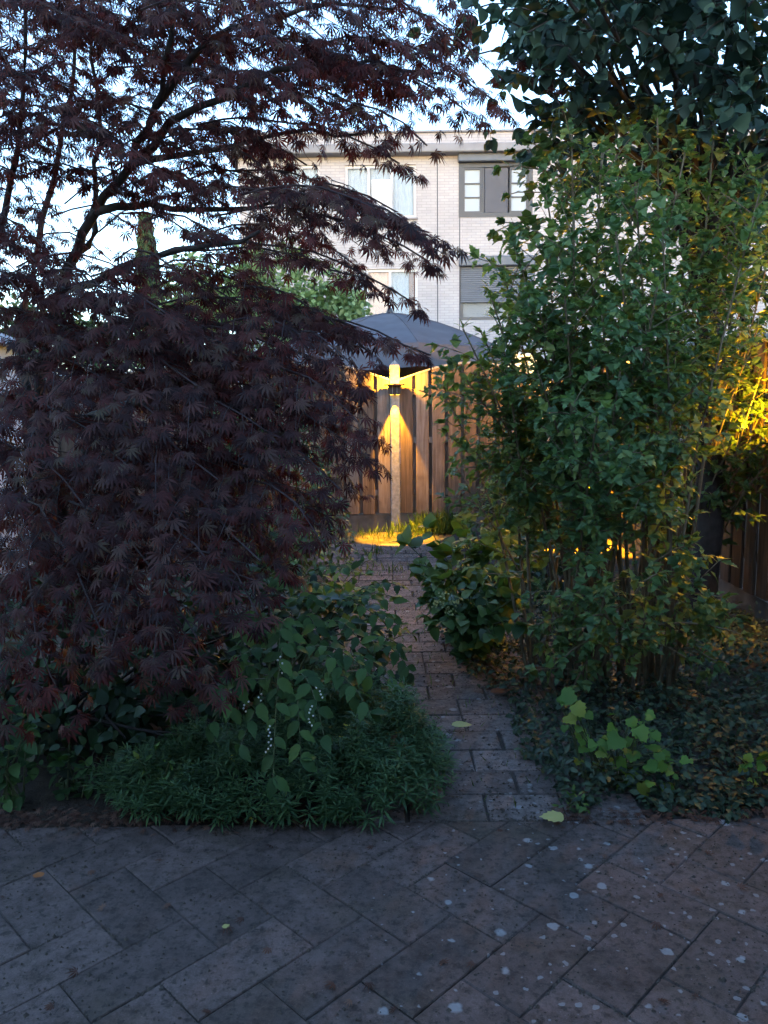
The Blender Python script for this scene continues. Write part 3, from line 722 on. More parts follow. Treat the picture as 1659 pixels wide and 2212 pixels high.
# hand laid sprays: from (x, y, depth) to tip (x, y, depth), in the directions seen in the photograph
SPR = [
 (700, 90, 3.7, 1075, 195, 3.3, .26, 1), (600, 150, 3.7, 1040, 230, 3.4, .22, .9), (640, -60, 3.6, 990, 80, 3.4, .30, 1), (820, 30, 3.9, 1055, 130, 3.6, .14, .6),
 (1020, 120, 4.4, 1215, 200, 4.2, .10, .5), (500, 200, 3.7, 925, 280, 3.3, .2, .9), (450, 90, 3.6, 900, 190, 3.4, .30, 1), (430, 270, 3.7, 890, 345, 3.3, .18, .8),
 (300, 300, 3.8, 690, 345, 3.5, .2, .8), (520, 40, 3.3, 850, 70, 3.1, .3, 1), (400, -80, 3.3, 800, -30, 3.1, .35, 1), (750, -120, 3.4, 980, -10, 3.2, .3, 1), (560, 110, 4.0, 860, 150, 4.0, .3, 1),
 (340, 430, 3.7, 960, 488, 3.0, .25, 1), (400, 390, 3.8, 880, 440, 3.3, .22, 1), (520, 420, 3.3, 930, 500, 3.0, .2, 1), (450, 470, 3.6, 925, 540, 3.1, .22, .9), (420, 530, 3.6, 900, 632, 3.2, .14, .7),
 (350, 560, 3.6, 830, 605, 3.2, .16, .7), (300, 400, 3.9, 640, 400, 3.6, .22, .8), (600, 430, 3.5, 860, 470, 3.3, .22, 1), (450, 500, 3.9, 780, 560, 3.7, .25, .9),
 (300, 660, 3.7, 932, 742, 3.2, .16, .9), (350, 670, 3.7, 800, 700, 3.3, .2, .9), (300, 720, 3.6, 770, 800, 3.1, .28, 1), (430, 770, 3.4, 805, 905, 2.9, .22, 1), (350, 820, 3.5, 790, 960, 3.0, .28, 1),
 (380, 900, 3.3, 740, 1030, 2.9, .3, 1), (300, 950, 3.3, 690, 1110, 2.8, .32, 1), (200, 980, 3.2, 560, 1180, 2.6, .32, 1), (200, 1060, 3.0, 520, 1270, 2.5, .30, 1), (150, 1080, 2.9, 460, 1400, 2.5, .28, 1),
 (150, 1120, 2.9, 380, 1470, 2.6, .26, 1), (60, 1080, 2.9, 230, 1370, 2.5, .26, 1), (40, 1120, 2.9, 90, 1430, 2.5, .22, 1), (-90, 1120, 2.9, 20, 1520, 2.6, .24, 1), (300, 1120, 3.1, 620, 1200, 2.9, .25, 1),
 (100, 650, 3.7, 500, 740, 3.1, .32, 1), (50, 720, 3.6, 420, 800, 3.0, .34, 1), (0, 780, 3.5, 350, 880, 2.9, .34, 1), (-80, 850, 3.4, 280, 980, 2.8, .34, 1), (-100, 950, 3.3, 200, 1080, 2.7, .32, 1), (200, 800, 3.4, 600, 930, 2.9, .34, 1),
 (150, 900, 3.3, 500, 1040, 2.8, .34, 1), (-100, 700, 3.8, 200, 720, 3.2, .34, 1), (250, 740, 3.6, 680, 860, 3.2, .3, 1), (120, 1000, 3.6, 480, 1130, 3.3, .34, 1), (0, 1000, 3.6, 350, 1180, 3.3, .34, 1), (450, 860, 3.8, 760, 900, 3.6, .3, 1),
 (350, 980, 3.9, 660, 1080, 3.7, .34, 1), (-60, 1050, 3.8, 300, 1300, 3.4, .34, 1), (100, 850, 4.4, 500, 900, 4.4, .4, 1), (100, 1000, 4.4, 600, 1050, 4.4, .4, 1), (-100, 900, 4.4, 300, 820, 4.4, .4, 1), (300, 780, 4.5, 700, 800, 4.4, .36, 1),
 (560, 680, 3.5, 800, 745, 3.3, .16, .9), (480, 700, 3.4, 740, 770, 3.1, .2, 1), (600, 740, 3.3, 780, 800, 3.0, .14, .9),
 (40, 570, 3.9, 330, 610, 3.5, .16, .8), (200, 600, 3.7, 500, 625, 3.4, .16, .8), (-60, 620, 3.7, 180, 650, 3.3, .18, .9), (330, 580, 3.9, 600, 620, 3.7, .15, .8), (60, 520, 4.2, 260, 560, 4.0, .12, .6), (350, 300, 3.9, 620, 325, 3.7, .16, .8), (380, 330, 3.6, 600, 370, 3.4, .14, .8), (100, 640, 3.4, 420, 690, 3.0, .2, .9),
 (500, 1050, 3.0, 700, 1150, 2.7, .2, .9), (350, 1200, 2.8, 560, 1290, 2.5, .18, .9), (250, 1280, 2.7, 470, 1450, 2.45, .18, .9), (-40, 1300, 2.7, 140, 1500, 2.45, .18, .9),
 # upper left, opener
 (150, 30, 3.8, 480, 40, 3.3, .32, 1), (60, 120, 3.7, 330, 90, 3.3, .26, .8), (-80, 60, 3.6, 180, 30, 3.2, .34, 1), (220, 170, 3.8, 540, 190, 3.4, .24, .9), (-60, 190, 3.7, 150, 215, 3.2, .22, .8), (140, 250, 3.8, 430, 275, 3.4, .2, .9),
 (-40, 280, 3.7, 240, 265, 3.3, .22, .9), (30, 300, 3.5, 330, 330, 3.2, .17, .8), (240, 330, 3.8, 470, 360, 3.5, .15, .7), (-80, 370, 3.7, 80, 420, 3.3, .2, .8), (-60, 480, 3.6, 110, 540, 3.3, .14, .6), (100, 420, 3.8, 240, 390, 3.6, .1, .5),
 (310, 480, 3.6, 520, 550, 3.3, .18, .7), (250, 560, 3.6, 420, 620, 3.3, .14, .7), (80, 600, 3.6, 280, 660, 3.2, .15, .8), (-80, 600, 3.5, 60, 640, 3.1, .2, .8), (220, 600, 4.0, 480, 640, 3.8, .2, .7), (180, -80, 3.4, 500, -60, 3.0, .4, 1),
 (-200, -60, 3.4, 100, -120, 3.0, .4, 1), (-300, 200, 3.6, -40, 150, 3.2, .36, 1), (-350, 500, 3.6, -80, 560, 3.2, .36, 1), (-350, 850, 3.4, -60, 950, 2.9, .36, 1), (330, 130, 4.2, 620, 220, 4.0, .28, .9), (250, 60, 4.4, 560, 130, 4.3, .3, .9), (-40, 20, 4.4, 220, 60, 4.3, .35, .9),
 (400, 180, 3.3, 720, 230, 3.1, .2, .9), (560, 230, 3.5, 820, 270, 3.3, .2, .9), (300, 20, 3.2, 640, 90, 3.0, .26, .9), (330, 620, 3.9, 640, 650, 3.7, .16, .7), (450, 630, 3.6, 740, 690, 3.3, .16, .8),
]
for _ in range(60):
    x, y = ru(-150, 640), ru(-160, 300); Y = ru(3.7, 4.6); SPR.append((x, y, Y, x + ru(150, 260), y + ru(-30, 60), Y - ru(.1, .4), .17, .75))
for _ in range(30):
    x, y = ru(-150, 330), ru(280, 620); Y = ru(3.5, 4.4); SPR.append((x, y, Y, x + ru(110, 210), y + ru(-20, 40), Y - ru(.1, .3), .11, .7))
for (x0, y0, d0, x1, y1, d1, w, de) in SPR: spray(at(x0, y0, d0), at(x1, y1, d1) + UP * .08, w, de, .050 if y0 < 640 else .054)
tag(TW.build('twigs', M['twig'], maple), kind='stuff')
ML.build(maple, M['maple'], MAPLE, 300, MAPLE_F, 'crown')
print('maple leaves', len(ML.p))

# ================================================================== generic leafy plants
def shoot(LV, ST, a, b, sag, ls, step, spread=1.0, r=.006, start=.15, sub=0.0, sublen=.2, face=None):
    """a stem from a to b carrying leaves all the way, with optional side shoots"""
    n = max(4, int(np.linalg.norm(np.asarray(b) - a) / step)); P_ = bez(a, b, sag, n + 1)
    ST.tube(P_[::3] + [P_[-1]] if n > 5 else P_, [r * (1 - .75 * i / n) for i in range(len(P_[::3]) + 1 if n > 5 else n + 1)], 5, False)
    for i in range(int(start * n), n + 1):
        d = unit(P_[min(i + 1, n)] - P_[max(i - 1, 0)]); th = i * 2.4 + ru(-.5, .5)
        e1 = unit(np.cross(d, (.3, .9, .2))); e2 = np.cross(d, e1); out = math.cos(th) * e1 + math.sin(th) * e2
        ld = unit(out * spread + d * ru(.2, .8) - UP * ru(.0, .5))
        LV.add(P_[i] + ld * .012, ld, unit(UP + .4 * d + rv(.42) + np.array((0, -.25, 0))), ls * ru(.4, 1.15) * (1 if i < n - 2 else .75))
        if sub and rnd.random() < sub and i < n - 1:
            l = sublen * ru(.5, 1.2); shoot(LV, ST, P_[i], P_[i] + unit(out + d * ru(.3, 1.0) + UP * .2) * l, .01, ls * .95, step * .9, spread, r * .5, .2)
    for k in range(3):
        ld = unit(unit(P_[-1] - P_[-2]) + rv(.45)); LV.add(P_[-1], ld, unit(UP + rv(.4)), ls * ru(.5, .9))

# --- tall hibiscus-like shrub on the right
hb = at(1340, 1490, 4.05); hb[2] = -.03
hib = thing('flowering_shrub', tuple(hb), 'tall green toothed leaf shrub standing right of the path', 'shrub')
HL = Leaves(); HS = MB()
TIPS = [(1235, 290, 4.0), (1300, 330, 3.8), (1420, 255, 4.0), (1545, 260, 4.1), (1480, 330, 3.9), (1370, 380, 3.6), (1180, 420, 4.1), (1110, 520, 4.0), (1060, 640, 4.1), (1000, 710, 4.2), (985, 790, 4.3), (955, 830, 4.4), (1000, 960, 4.3), (1010, 1060, 4.4),
        (1600, 450, 4.1), (1520, 540, 4.0), (1460, 760, 4.0), (1650, 380, 4.2), (1420, 1000, 3.9), (1480, 950, 4.2), (1240, 460, 3.7), (1330, 500, 3.6), (1430, 470, 3.6), (1640, 420, 3.9), (1150, 620, 3.8), (1220, 640, 3.6), (1300, 680, 3.5), (1090, 760, 4.0), (1160, 800, 3.7), (1230, 860, 3.3),
        (1290, 900, 3.25), (1360, 960, 3.3), (1080, 900, 4.1), (1420, 620, 3.5), (1120, 1000, 4.1), (1060, 830, 4.3), (1180, 540, 4.0), (1275, 560, 3.9), (1380, 560, 4.2), (1130, 700, 4.2), (1040, 720, 4.4), (1400, 750, 3.6), 
        (1290, 420, 4.2), (1240, 380, 4.2), (1350, 290, 4.3), (1490, 400, 4.2), (1590, 360, 4.2), (1180, 900, 3.9), (1340, 800, 3.5), (1090, 600, 4.3), (1200, 720, 4.0), (1270, 760, 3.8)]
for i, (x, y, Y) in enumerate(TIPS):
    b = at(x, y, Y); a = hb + np.array((ru(-.28, .28) + (b[0] - hb[0]) * .25, ru(-.12, .25), .02))
    mid = a + (b - a) * .45 + np.array((-(b[0] - a[0]) * .10, 0, .12)); 
    sm = MB().tube([a, a + (mid - a) * .5 + rv(.012), mid], [.013, .010, .008], 6, False)
    if i % 4 == 0: sm.tube([mid, (mid + b) / 2], [.008, .006], 6, False)
    sm.build('stem', M['stem'], hib, True)
    shoot(HL, HS, mid, b, .03, .102, .034, 1.0, .006, .02, .55, .22)
# low sprays facing the viewer
for (x, y, Y, x1, y1) in ((1300, 1330, 3.9, 1160, 1350), (1300, 1300, 3.7, 1200, 1290), (1380, 1250, 3.7, 1480, 1180), (1400, 1300, 3.7, 1560, 1290), (1420, 1350, 3.7, 1600, 1370), (1350, 1380, 3.8, 1480, 1420), (1300, 1380, 3.8, 1220, 1420), (1400, 1200, 3.7, 1440, 1100), (1280, 1420, 3.8, 1240, 1480), (1420, 1330, 4.0, 1590, 1330), (1350, 1330, 3.9, 1300, 1260), (1400, 1150, 3.7, 1380, 1060), (1450, 1250, 3.8, 1530, 1200), (1330, 1350, 3.6, 1280, 1330), (1380, 1400, 3.6, 1400, 1330), (1450, 1400, 3.8, 1550, 1430), (1240, 1350, 4.0, 1190, 1400), (1360, 1300, 3.5, 1420, 1240), (1300, 1440, 3.7, 1340, 1390), (1180, 1200, 4.2, 1110, 1130), (1200, 1120, 4.1, 1130, 1060)):
    shoot(HL, HS, at(x, y, Y), at(x1, y1, Y - .15), .03, .105, .034, 1.0, .005, .02, .6, .18)
tag(HS.build('side_shoots', M['stem'], hib), kind='stuff')
HL.build(hib, M['hibiscus'], HIB, 300)
print('hib', len(HL.p))

# --- second shrub behind it, towards the side fence, lit by the lamp
yb = np.array((CX - .45, 5.7, -.03))
ylw = thing('leafy_bush', tuple(yb), 'open branched bush lit yellow by the lamp at the right edge', 'bush')
YL = Leaves(); YS = MB()
for (x, y, Y) in ((1430, 620, 5.6), (1480, 560, 5.6), (1530, 740, 5.4), (1440, 1060, 5.6), (1490, 1120, 5.4), (1560, 620, 5.0), (1640, 700, 4.8), (1640, 960, 4.9), (1580, 900, 5.1), (1540, 980, 5.2), (1610, 1060, 5.0), (1500, 880, 5.3), (1640, 600, 5.6), (1580, 560, 5.8), (1520, 640, 6.0), (1620, 720, 5.3), (1690, 660, 5.4), (1600, 880, 5.2), (1520, 900, 5.6), (1660, 1000, 5.0), (1560, 1050, 5.4), (1480, 780, 6.0), (1720, 860, 5.0), (1590, 480, 5.9), (1450, 700, 6.2), (1650, 880, 5.2), (1500, 1040, 5.8), (1420, 900, 6.2), (1390, 1000, 6.2), (1680, 450, 5.6), (1600, 760, 5.0), (1540, 820, 5.2), (1640, 820, 4.9), (1570, 700, 5.2), (1660, 560, 5.1), (1500, 960, 5.2), (1580, 960, 4.9), (1470, 860, 5.6), (1610, 620, 5.3)):
    b = at(x, y, Y); a = yb + np.array((ru(-.15, .15), ru(-.15, .15), .02)); mid = a + (b - a) * .45 + np.array((0, 0, .1))
    MB().tube([a, a + (mid - a) * .5 + rv(.02), mid], [.014, .011, .008], 6, False).build('stem', M['stem'], ylw, True)
    shoot(YL, YS, mid, b, .03, .115, .05, 1.0, .006, .1, .4, .26)
tag(YS.build('side_shoots', M['stem'], ylw), kind='stuff'); YL.build(ylw, M['vine'], HIB, 120)

# --- big leaved tree towering at the upper right
tb = np.array((2.15, 5.2, -.03))
big = thing('broad_leaved_tree', tuple(tb), 'big leaved dark green tree overhanging the upper right corner', 'tree')
limb(big, [tb, tb + (.02, .05, 1.2), tb + (-.05, .0, 2.3)], .10, .07, M['bark'], 10, 'trunk')
BL = Leaves(); BS = MB(); tt = tb + (-.05, 0, 2.3)
for (x, y, Y) in ((1110, 10, 4.2), (1180, 80, 4.3), (1210, 170, 4.4), (1240, 230, 4.5), (1190, -50, 3.9), (1250, 60, 4.0), (1330, 140, 4.2), (1420, 60, 3.8), (1500, 160, 4.0), (1580, 60, 3.7), (1650, 160, 3.9), (1400, 230, 4.6), (1520, 280, 4.6), (1640, 300, 4.6), (1300, 300, 4.9), (1200, -150, 3.8),
                  (1400, -120, 3.6), (1600, -120, 3.5), (1350, 20, 4.6), (1460, 120, 4.8), (1560, 200, 5.0), (1650, 60, 4.6), (1250, 140, 4.9), (1230, 60, 4.7), (1330, 230, 5.2), (1440, 320, 5.3), (1570, 380, 5.2), (1660, 420, 5.0), (1380, 390, 5.5), (1750, 200, 4.0), (1800, 0, 3.8), (1750, 400, 4.6), (1480, 20, 4.2), (1230, 320, 5.0), (1700, 300, 5.2), (1300, -20, 4.3), (1550, -20, 4.2), (1600, 420, 5.4), (1650, 520, 5.8), (1560, 480, 5.9), (1680, 620, 6.0), (1480, 420, 5.8), (1620, 330, 4.9), (1700, 480, 5.2), (1330, 370, 5.6), (1720, 740, 6.2), (1650, 860, 6.4)):
    b = at(x, y, Y); limb(big, [tt + rv(.05), tt + (b - tt) * .4 + (0, 0, .25), b], .03, .008, M['bark'], 6, 'branch', .02)
    for k in range(14):
        c = b + np.array((rnd.gauss(0, .15), rnd.gauss(0, .2), rnd.gauss(0, .10)))
        shoot(BL, BS, c, c + np.array((ru(-.22, .22), ru(-.25, .2), ru(-.12, .12))), .02, .088, .034, 1.0, .004, .1)
tag(BS.build('twigs', M['bark'], big), kind='stuff'); BL.build(big, M['broad'], HEART, 300)
print('broad', len(BL.p))

# --- climbing vine fringe between the tree and the house
vb = at(1190, 620, 4.6); vb[2] = -.03
vine = thing('climbing_vine', (vb[0], vb[1], -.03), 'lobed leaf climbing vine reaching over in front of the pale house', 'vine')
VL = Leaves(); VS = MB()
for (x0, y0, x1, y1, Y) in ((1260, 350, 1110, 330, 4.6), (1240, 400, 1080, 360, 4.5), (1230, 440, 1100, 420, 4.6), (1220, 480, 1070, 500, 4.5), (1260, 300, 1150, 280, 4.7), (1210, 540, 1090, 480, 4.5), (1250, 450, 1150, 360, 4.6), (1200, 560, 1080, 520, 4.7), (1230, 380, 1130, 300, 4.7)):
    shoot(VL, VS, at(x0, y0, Y), at(x1, y1, Y - .1), .04, .085, .05, 1.0, .004, .0, .25, .12)
MB().tube([vb, at(1250, 800, 4.65), at(1225, 480, 4.65), at(1260, 320, 4.7)], [.012, .01, .007, .004], 6, False).build('stem', M['stem'], vine, True)
tag(VS.build('tendrils', M['stem'], vine), kind='stuff'); VL.build(vine, M['vine'], VINE, 200)

# --- dense small leaved bushes
def bush(name, label, base, blobs, mat, tmpl, ls, count, keep=0, stems=10, cat='bush', yface=-.3):
    t = thing(name, tuple(base), label, cat); LV = Leaves(); ST = MB()
    tot = sum(b[3] * b[4] * b[5] for b in blobs)
    for (cx, cy, cz, rx, ry, rz) in blobs:
        for _ in range(int(count * rx * ry * rz / tot)):
            q = unit(rv()) ; k = ru(.55, 1.0) ** .6 * (1 + .12 * math.sin(q[0] * 9 + q[2] * 7) * math.cos(q[1] * 8))
            p = np.array((cx + q[0] * rx * k, cy + q[1] * ry * k, cz + q[2] * rz * k))
            if p[2] < .02: continue
            ld = unit(q * .7 + rv(.55) - UP * .25); LV.add(p, ld, unit(UP + q * .5 + rv(.4) + np.array((0, yface, 0))), ls * ru(.6, 1.2))
        for k in range(stems):
            q = unit(rv()) * .75; e = np.array((cx + q[0] * rx, cy + q[1] * ry, cz + abs(q[2]) * rz)); a = np.array(base) + np.array((ru(-.08, .08), ru(-.08, .08), 0))
            ST.tube([a, (a + e) / 2 + rv(.04) + UP * .05, e], [.012, .008, .004], 5, False)
    tag(ST.build('stems', M['bark'], t), kind='stuff'); LV.build(t, mat, tmpl, keep); return t
bush('evergreen_bush', 'green small leaved bush between the maple and the fence', (-1.05, 6.6, -.03), [(-1.0, 6.6, .75, .62, .6, .75), (-1.1, 6.7, 1.5, .55, .5, .5), (-.62, 6.3, .45, .38, .4, .42)], M['privet'], OVATE_S, .06, 5200, 100)
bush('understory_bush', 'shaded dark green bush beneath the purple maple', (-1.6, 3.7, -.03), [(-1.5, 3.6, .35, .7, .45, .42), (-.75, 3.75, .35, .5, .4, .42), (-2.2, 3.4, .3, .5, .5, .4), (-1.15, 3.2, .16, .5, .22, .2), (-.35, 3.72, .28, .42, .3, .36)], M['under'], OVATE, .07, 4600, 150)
bush('corner_bush', 'small green bush in front of the back fence by the right corner', (1.75, 8.4, -.03), [(1.7, 8.4, .6, .6, .6, .65), (1.1, 8.0, .35, .35, .35, .36)], M['privet'], OVATE_S, .065, 2600, 60)
bush('side_bush', 'low leafy bush behind the foot of the tall shrub', (1.35, 6.2, -.03), [(1.35, 6.2, .3, .4, .5, .32)], M['under'], OVATE_S, .07, 1200, 60)

# ------------------------------------------------------------------ berry plant: arching stems, oval leaves, white berries
bb = np.array((-.52, 3.45, -.03))
bp = thing('berry_plant', tuple(bb), 'oval leaved plant with small white berries behind the spurge mound', 'plant')
PL = Leaves(); 
STEMS = [((560, 1290), (620, 1260), 3.5), ((600, 1300), (720, 1270), 3.6), ((640, 1340), (850, 1300), 3.6), ((620, 1350), (600, 1440), 2.8), ((610, 1400), (590, 1680), 2.66), ((600, 1480), (460, 1560), 2.72), ((640, 1460), (700, 1590), 2.72), ((660, 1400), (800, 1460), 2.95), ((700, 1380), (880, 1400), 3.4), ((620, 1500), (520, 1610), 2.7),
         ((660, 1330), (700, 1420), 3.2), ((700, 1300), (820, 1340), 3.6), ((560, 1330), (520, 1400), 3.2), ((740, 1420), (860, 1480), 3.2), ((600, 1420), (480, 1480), 2.8), ((640, 1500), (650, 1640), 2.68), ((680, 1470), (800, 1540), 2.85), ((560, 1400), (500, 1340), 3.3), ((760, 1290), (870, 1270), 3.9), ((640, 1260), (760, 1230), 4.0), ((520, 1300), (480, 1250), 3.6), ((600, 1330), (680, 1300), 3.3), ((700, 1350), (780, 1390), 3.2), ((580, 1370), (640, 1400), 2.95), ((680, 1430), (760, 1500), 2.9), ((780, 1340), (870, 1360), 3.6), ((560, 1450), (500, 1530), 2.8), ((720, 1330), (800, 1290), 3.7), ((620, 1290), (560, 1250), 3.7), ((800, 1400), (880, 1440), 3.4)]
for (s0, s1, Y) in STEMS:
    a, b = at(*s0, Y + .1), at(*s1, Y - .05); P_ = bez(a, b, (.05 if Y > 2.9 else .08), 11)
    root = bb + np.array((ru(-.1, .1), ru(-.1, .1), 0))
    MB().tube([root, (root + a) / 2 + UP * .10] + P_[::2], [.006, .005, .004, .0035, .003, .0025, .002, .0015], 5, False).build('stem', M['greenstem'], bp, True)
    for i in range(11):
        d = unit(P_[min(i + 1, 10)] - P_[max(i - 1, 0)]); sd = unit(np.cross(d, UP)) * (1 if i % 2 else -1)
        ld = unit(sd * ru(.7, 1.1) + d * ru(.3, .7) - UP * ru(.0, .3)); PL.add(P_[i], ld, unit(UP + np.array((0, -.75, 0)) + rv(.22)), .076 * ru(.7, 1.15))
    PL.add(P_[-1], unit(P_[-1] - P_[-2] + rv(.1)), unit(UP + np.array((0, -.5, 0)) + rv(.2)), .08)
PL.build(bp, M['berry_leaf'], TOOTH, 300)
def ball(r):
    bm = bmesh.new(); bmesh.ops.create_icosphere(bm, subdivisions=1, radius=r); me = bpy.data.meshes.new('berry'); bm.to_mesh(me); bm.free()
    me.polygons.foreach_set('use_smooth', np.full(len(me.polygons), True)); return me
bme = ball(.0042); bme.materials.append(M['berry'])
for (x, y, Y, n) in ((605, 1440, 2.72, 6), (580, 1600, 2.6, 9), (672, 1550, 2.66, 7), (530, 1530, 2.68, 4), (690, 1500, 2.68, 4), (560, 1510, 2.7, 3)):
    for k in range(n):
        o = bpy.data.objects.new('berry', bme); COL.objects.link(o); o.parent = bp
        o.location = tuple(at(x + ru(-8, 8), y + (k - n / 2) * 7, Y) - bb)

# ------------------------------------------------------------------ spurge mound: bottle-brush shoots of narrow leaves
SP = Leaves(); heads = []
def spurge_shoot(p, h, lean):
    top = p + lean + UP * h; n = 24; sc_ = ru(.75, 1.25)
    for i in range(n):
        t = .35 + .65 * (i / n) ** .7; q = p + (top - p) * t; th = i * 2.4 + ru(-.2, .2)
        o_ = np.array((math.cos(th), math.sin(th), 0)); up = .15 + 1.3 * max(0, t - .86) / .14 - (.5 if t < .65 else 0)
        SP.add(q, unit(o_ + UP * up + rv(.10)), unit(UP - o_ * .3 + rv(.1)), sc_ * (ru(.042, .056) if t < .93 else ru(.022, .034)))
def mound_h(x, y):
    h = 0
    for (cx, cy, rx, ry, H) in ((-.35, 2.98, .55, .28, .25), (-.03, 3.05, .24, .35, .30), (-.72, 2.98, .34, .25, .20), (-.2, 3.25, .36, .3, .33)):
        d = ((x - cx) / rx) ** 2 + ((y - cy) / ry) ** 2
        if d < 1: h = max(h, H * (1 - d) ** .45)
    return h
k = 0
while k < 1150:
    x, y = ru(-1.2, .5), ru(2.65, 3.6); h = mound_h(x, y)
    if h <= 0.02: continue
    h = h * (1 + .28 * math.sin(x * 17 + 1) * math.sin(y * 19) + .15 * math.sin(x * 41)); k += 1; c = np.array((x, y, max(0.0, h - .12))); out = np.array((x + .2, y - 3.15, 0)) * .12
    spurge_shoot(c, ru(.10, .15), out + rv(.02))
sp = SP.joined('spurge_ground_cover', NEEDLE); o = link('spurge_ground_cover', sp, M['spurge']); tag(o, 'mound of narrow leaved blue green spurge spilling onto the patio', 'ground cover', kind='stuff')
FL = MB()
fl = thing('spurge_flowers', tuple(at(790, 1600, 2.95)), 'small yellow flower heads scattered over the spurge mound', 'flowers')
for (x, y, Y) in ((790, 1610, 2.93), (750, 1570, 3.0), (735, 1600, 2.97), (850, 1680, 2.86), (855, 1725, 2.80), (545, 1775, 2.74), (770, 1580, 3.0), (500, 1640, 2.9)):
    c = at(x, y, Y); m = MB()
    for q in range(9):
        p = c + np.array((ru(-.014, .014), ru(-.012, .012), ru(-.014, .018))); d = unit(rv()) * .006; e = unit(np.cross(d, rv())) * .006
        m.add([p - d, p + e, p + d, p - e], [(0, 1, 2, 3)])
    m.build('flower_head', M['yellowflower'], fl)

# ------------------------------------------------------------------ left edge small plants
def leafy(name, label, pts, mat, tmpl, ls, step, keep, cat='plant', stemm='greenstem', sag=.02, sub=0, spread=1.0):
    b = np.asarray(pts[0][0], float).copy(); b[2] = -.03
    t = thing(name, tuple(b), label, cat); LV = Leaves()
    for a, c in pts:
        ST = MB(); shoot(LV, ST, np.asarray(a, float), np.asarray(c, float), sag, ls, step, spread, .004, .1, sub, .1); ST.build('stem', M[stemm], t)
    LV.build(t, mat, tmpl, keep); return t
def tuft(x, y, n, r, h): return [((x + ru(-.05, .05), y + ru(-.05, .05), -.02), (x + ru(-r, r), y + ru(-r, r * .6), h * ru(.6, 1.1))) for _ in range(n)]
leafy('leafy_seedling', 'small green seedling at the patio edge below the maple', tuft(-.86, 2.88, 6, .10, .22), M['weed'], OVATE_S, .05, .03, 60)
leafy('corner_plant', 'leafy green plant at the far left edge of the bed', tuft(-1.5, 2.95, 10, .16, .38) + tuft(-1.28, 3.02, 6, .12, .22), M['berry_leaf'], OVATE, .065, .035, 80)
leafy('single_leaf_plant', 'low plant with one broad pale leaf under the maple', tuft(-.83, 3.15, 3, .10, .28), M['berry_leaf'], OVATE, .10, .07, 20)

# ------------------------------------------------------------------ lime currant seedling at the right
lb = at(1310, 1640, 3.0); lb[2] = -.03
lime = thing('currant_seedling', tuple(lb), 'bright lime green lobed leaf seedling in the dark ground cover', 'plant')
LL = Leaves()
LIME = [(1210, 1500, .10), (1225, 1545, .075), (1255, 1580, .085), (1290, 1620, .06), (1340, 1590, .10), (1375, 1570, .085), (1330, 1640, .075), (1365, 1620, .09), (1400, 1610, .09), (1345, 1690, .07), (1250, 1640, .06), (1295, 1665, .055), (1395, 1650, .08), (1420, 1625, .06), (1440, 1650, .06), (1385, 1690, .08), (1360, 1550, .06), (1310, 1600, .07), (1440, 1690, .07), (1470, 1640, .05), (1360, 1660, .08), (1240, 1520, .08), (1410, 1580, .06)]
for (x, y, s_) in LIME:
    p = at(x, y, 2.96 + ru(-.06, .06)); a = lb + np.array((ru(-.1, .1), ru(-.02, .1), 0))
    MB().tube([a, (a + p) / 2 + UP * .04, p], [.004, .003, .002], 5, False).build('stem', M['greenstem'], lime, True)
    LL.add(p, unit(np.array((ru(-.6, .6), -.6, ru(-.7, .1)))), unit(np.array((ru(-.4, .4), -.75, .7)) + rv(.2)), s_ * .8)
    for q in range(2):
        p2 = p + np.array((ru(-.07, .07), ru(-.05, .08), ru(-.07, .03)))
        MB().tube([a, (a + p2) / 2 + UP * .03, p2], [.003, .0025, .0015], 4, False).build('stem', M['greenstem'], lime, True)
        LL.add(p2, unit(np.array((ru(-.8, .8), -.5, ru(-.6, .2)))), unit(np.array((ru(-.5, .5), -.6, .7)) + rv(.3)), s_ * ru(.4, .65))
LL.build(lime, M['lime'], CURR, 120)
leafy('yellow_green_sprout', 'yellow green sprout at the patio edge on the far right', [(at(1640, 1690, 2.9), at(1650, 1640, 2.85)), (at(1630, 1700, 2.9), at(1610, 1650, 2.85))], M['lime'], CURR, .06, .05, 30)
leafy('low_weed', 'low bright weed at the corner of path and patio', tuft(float(at(1240, 1740, 2.8)[0]), 2.80, 5, .06, .06), M['weed'], OVATE_S, .04, .03, 30)

M['weed2'] = leaf_mat('clump_leaf', [(.1, (.03, .075, .03)), (.6, (.06, .13, .04)), (.95, (.13, .19, .05))], .45, .4, .3)
# ------------------------------------------------------------------ mixed plants along the right of the path
leafy('large_leaf_weed', 'broad leaved green plant leaning over the right of the path', [(at(1000, 1400, 5.0), at(x, y, d)) for x, y, d in ((880, 1175, 5.0), (930, 1140, 5.2), (1010, 1130, 5.3), (1080, 1140, 5.3), (960, 1200, 4.9), (1050, 1190, 4.9), (1120, 1200, 4.8), (1130, 1120, 5.4))], M['weed'], HEART, .15, .09, 80, sag=.12)
leafy('hogweed_clump', 'dark leafy clump with pale flower heads right of the path', [(at(1020, 1420, 4.4), at(x, y, d)) for x, y, d in ((905, 1240, 4.8), (920, 1300, 4.4), (940, 1350, 4.2), (990, 1290, 4.3), (930, 1290, 4.4), (960, 1230, 4.6), (1010, 1260, 4.4), (1060, 1300, 4.2), (1000, 1340, 4.2), (1090, 1240, 4.4), (1130, 1290, 4.2), (950, 1330, 4.4), (1060, 1370, 4.1), (1120, 1350, 4.0))], M['weed2'], HEART, .10, .045, 160, sag=.1, sub=.25)
cl = thing('pale_flowers', tuple(at(960, 1310, 4.3)), 'pale greenish flower clusters at the right path edge', 'flowers')
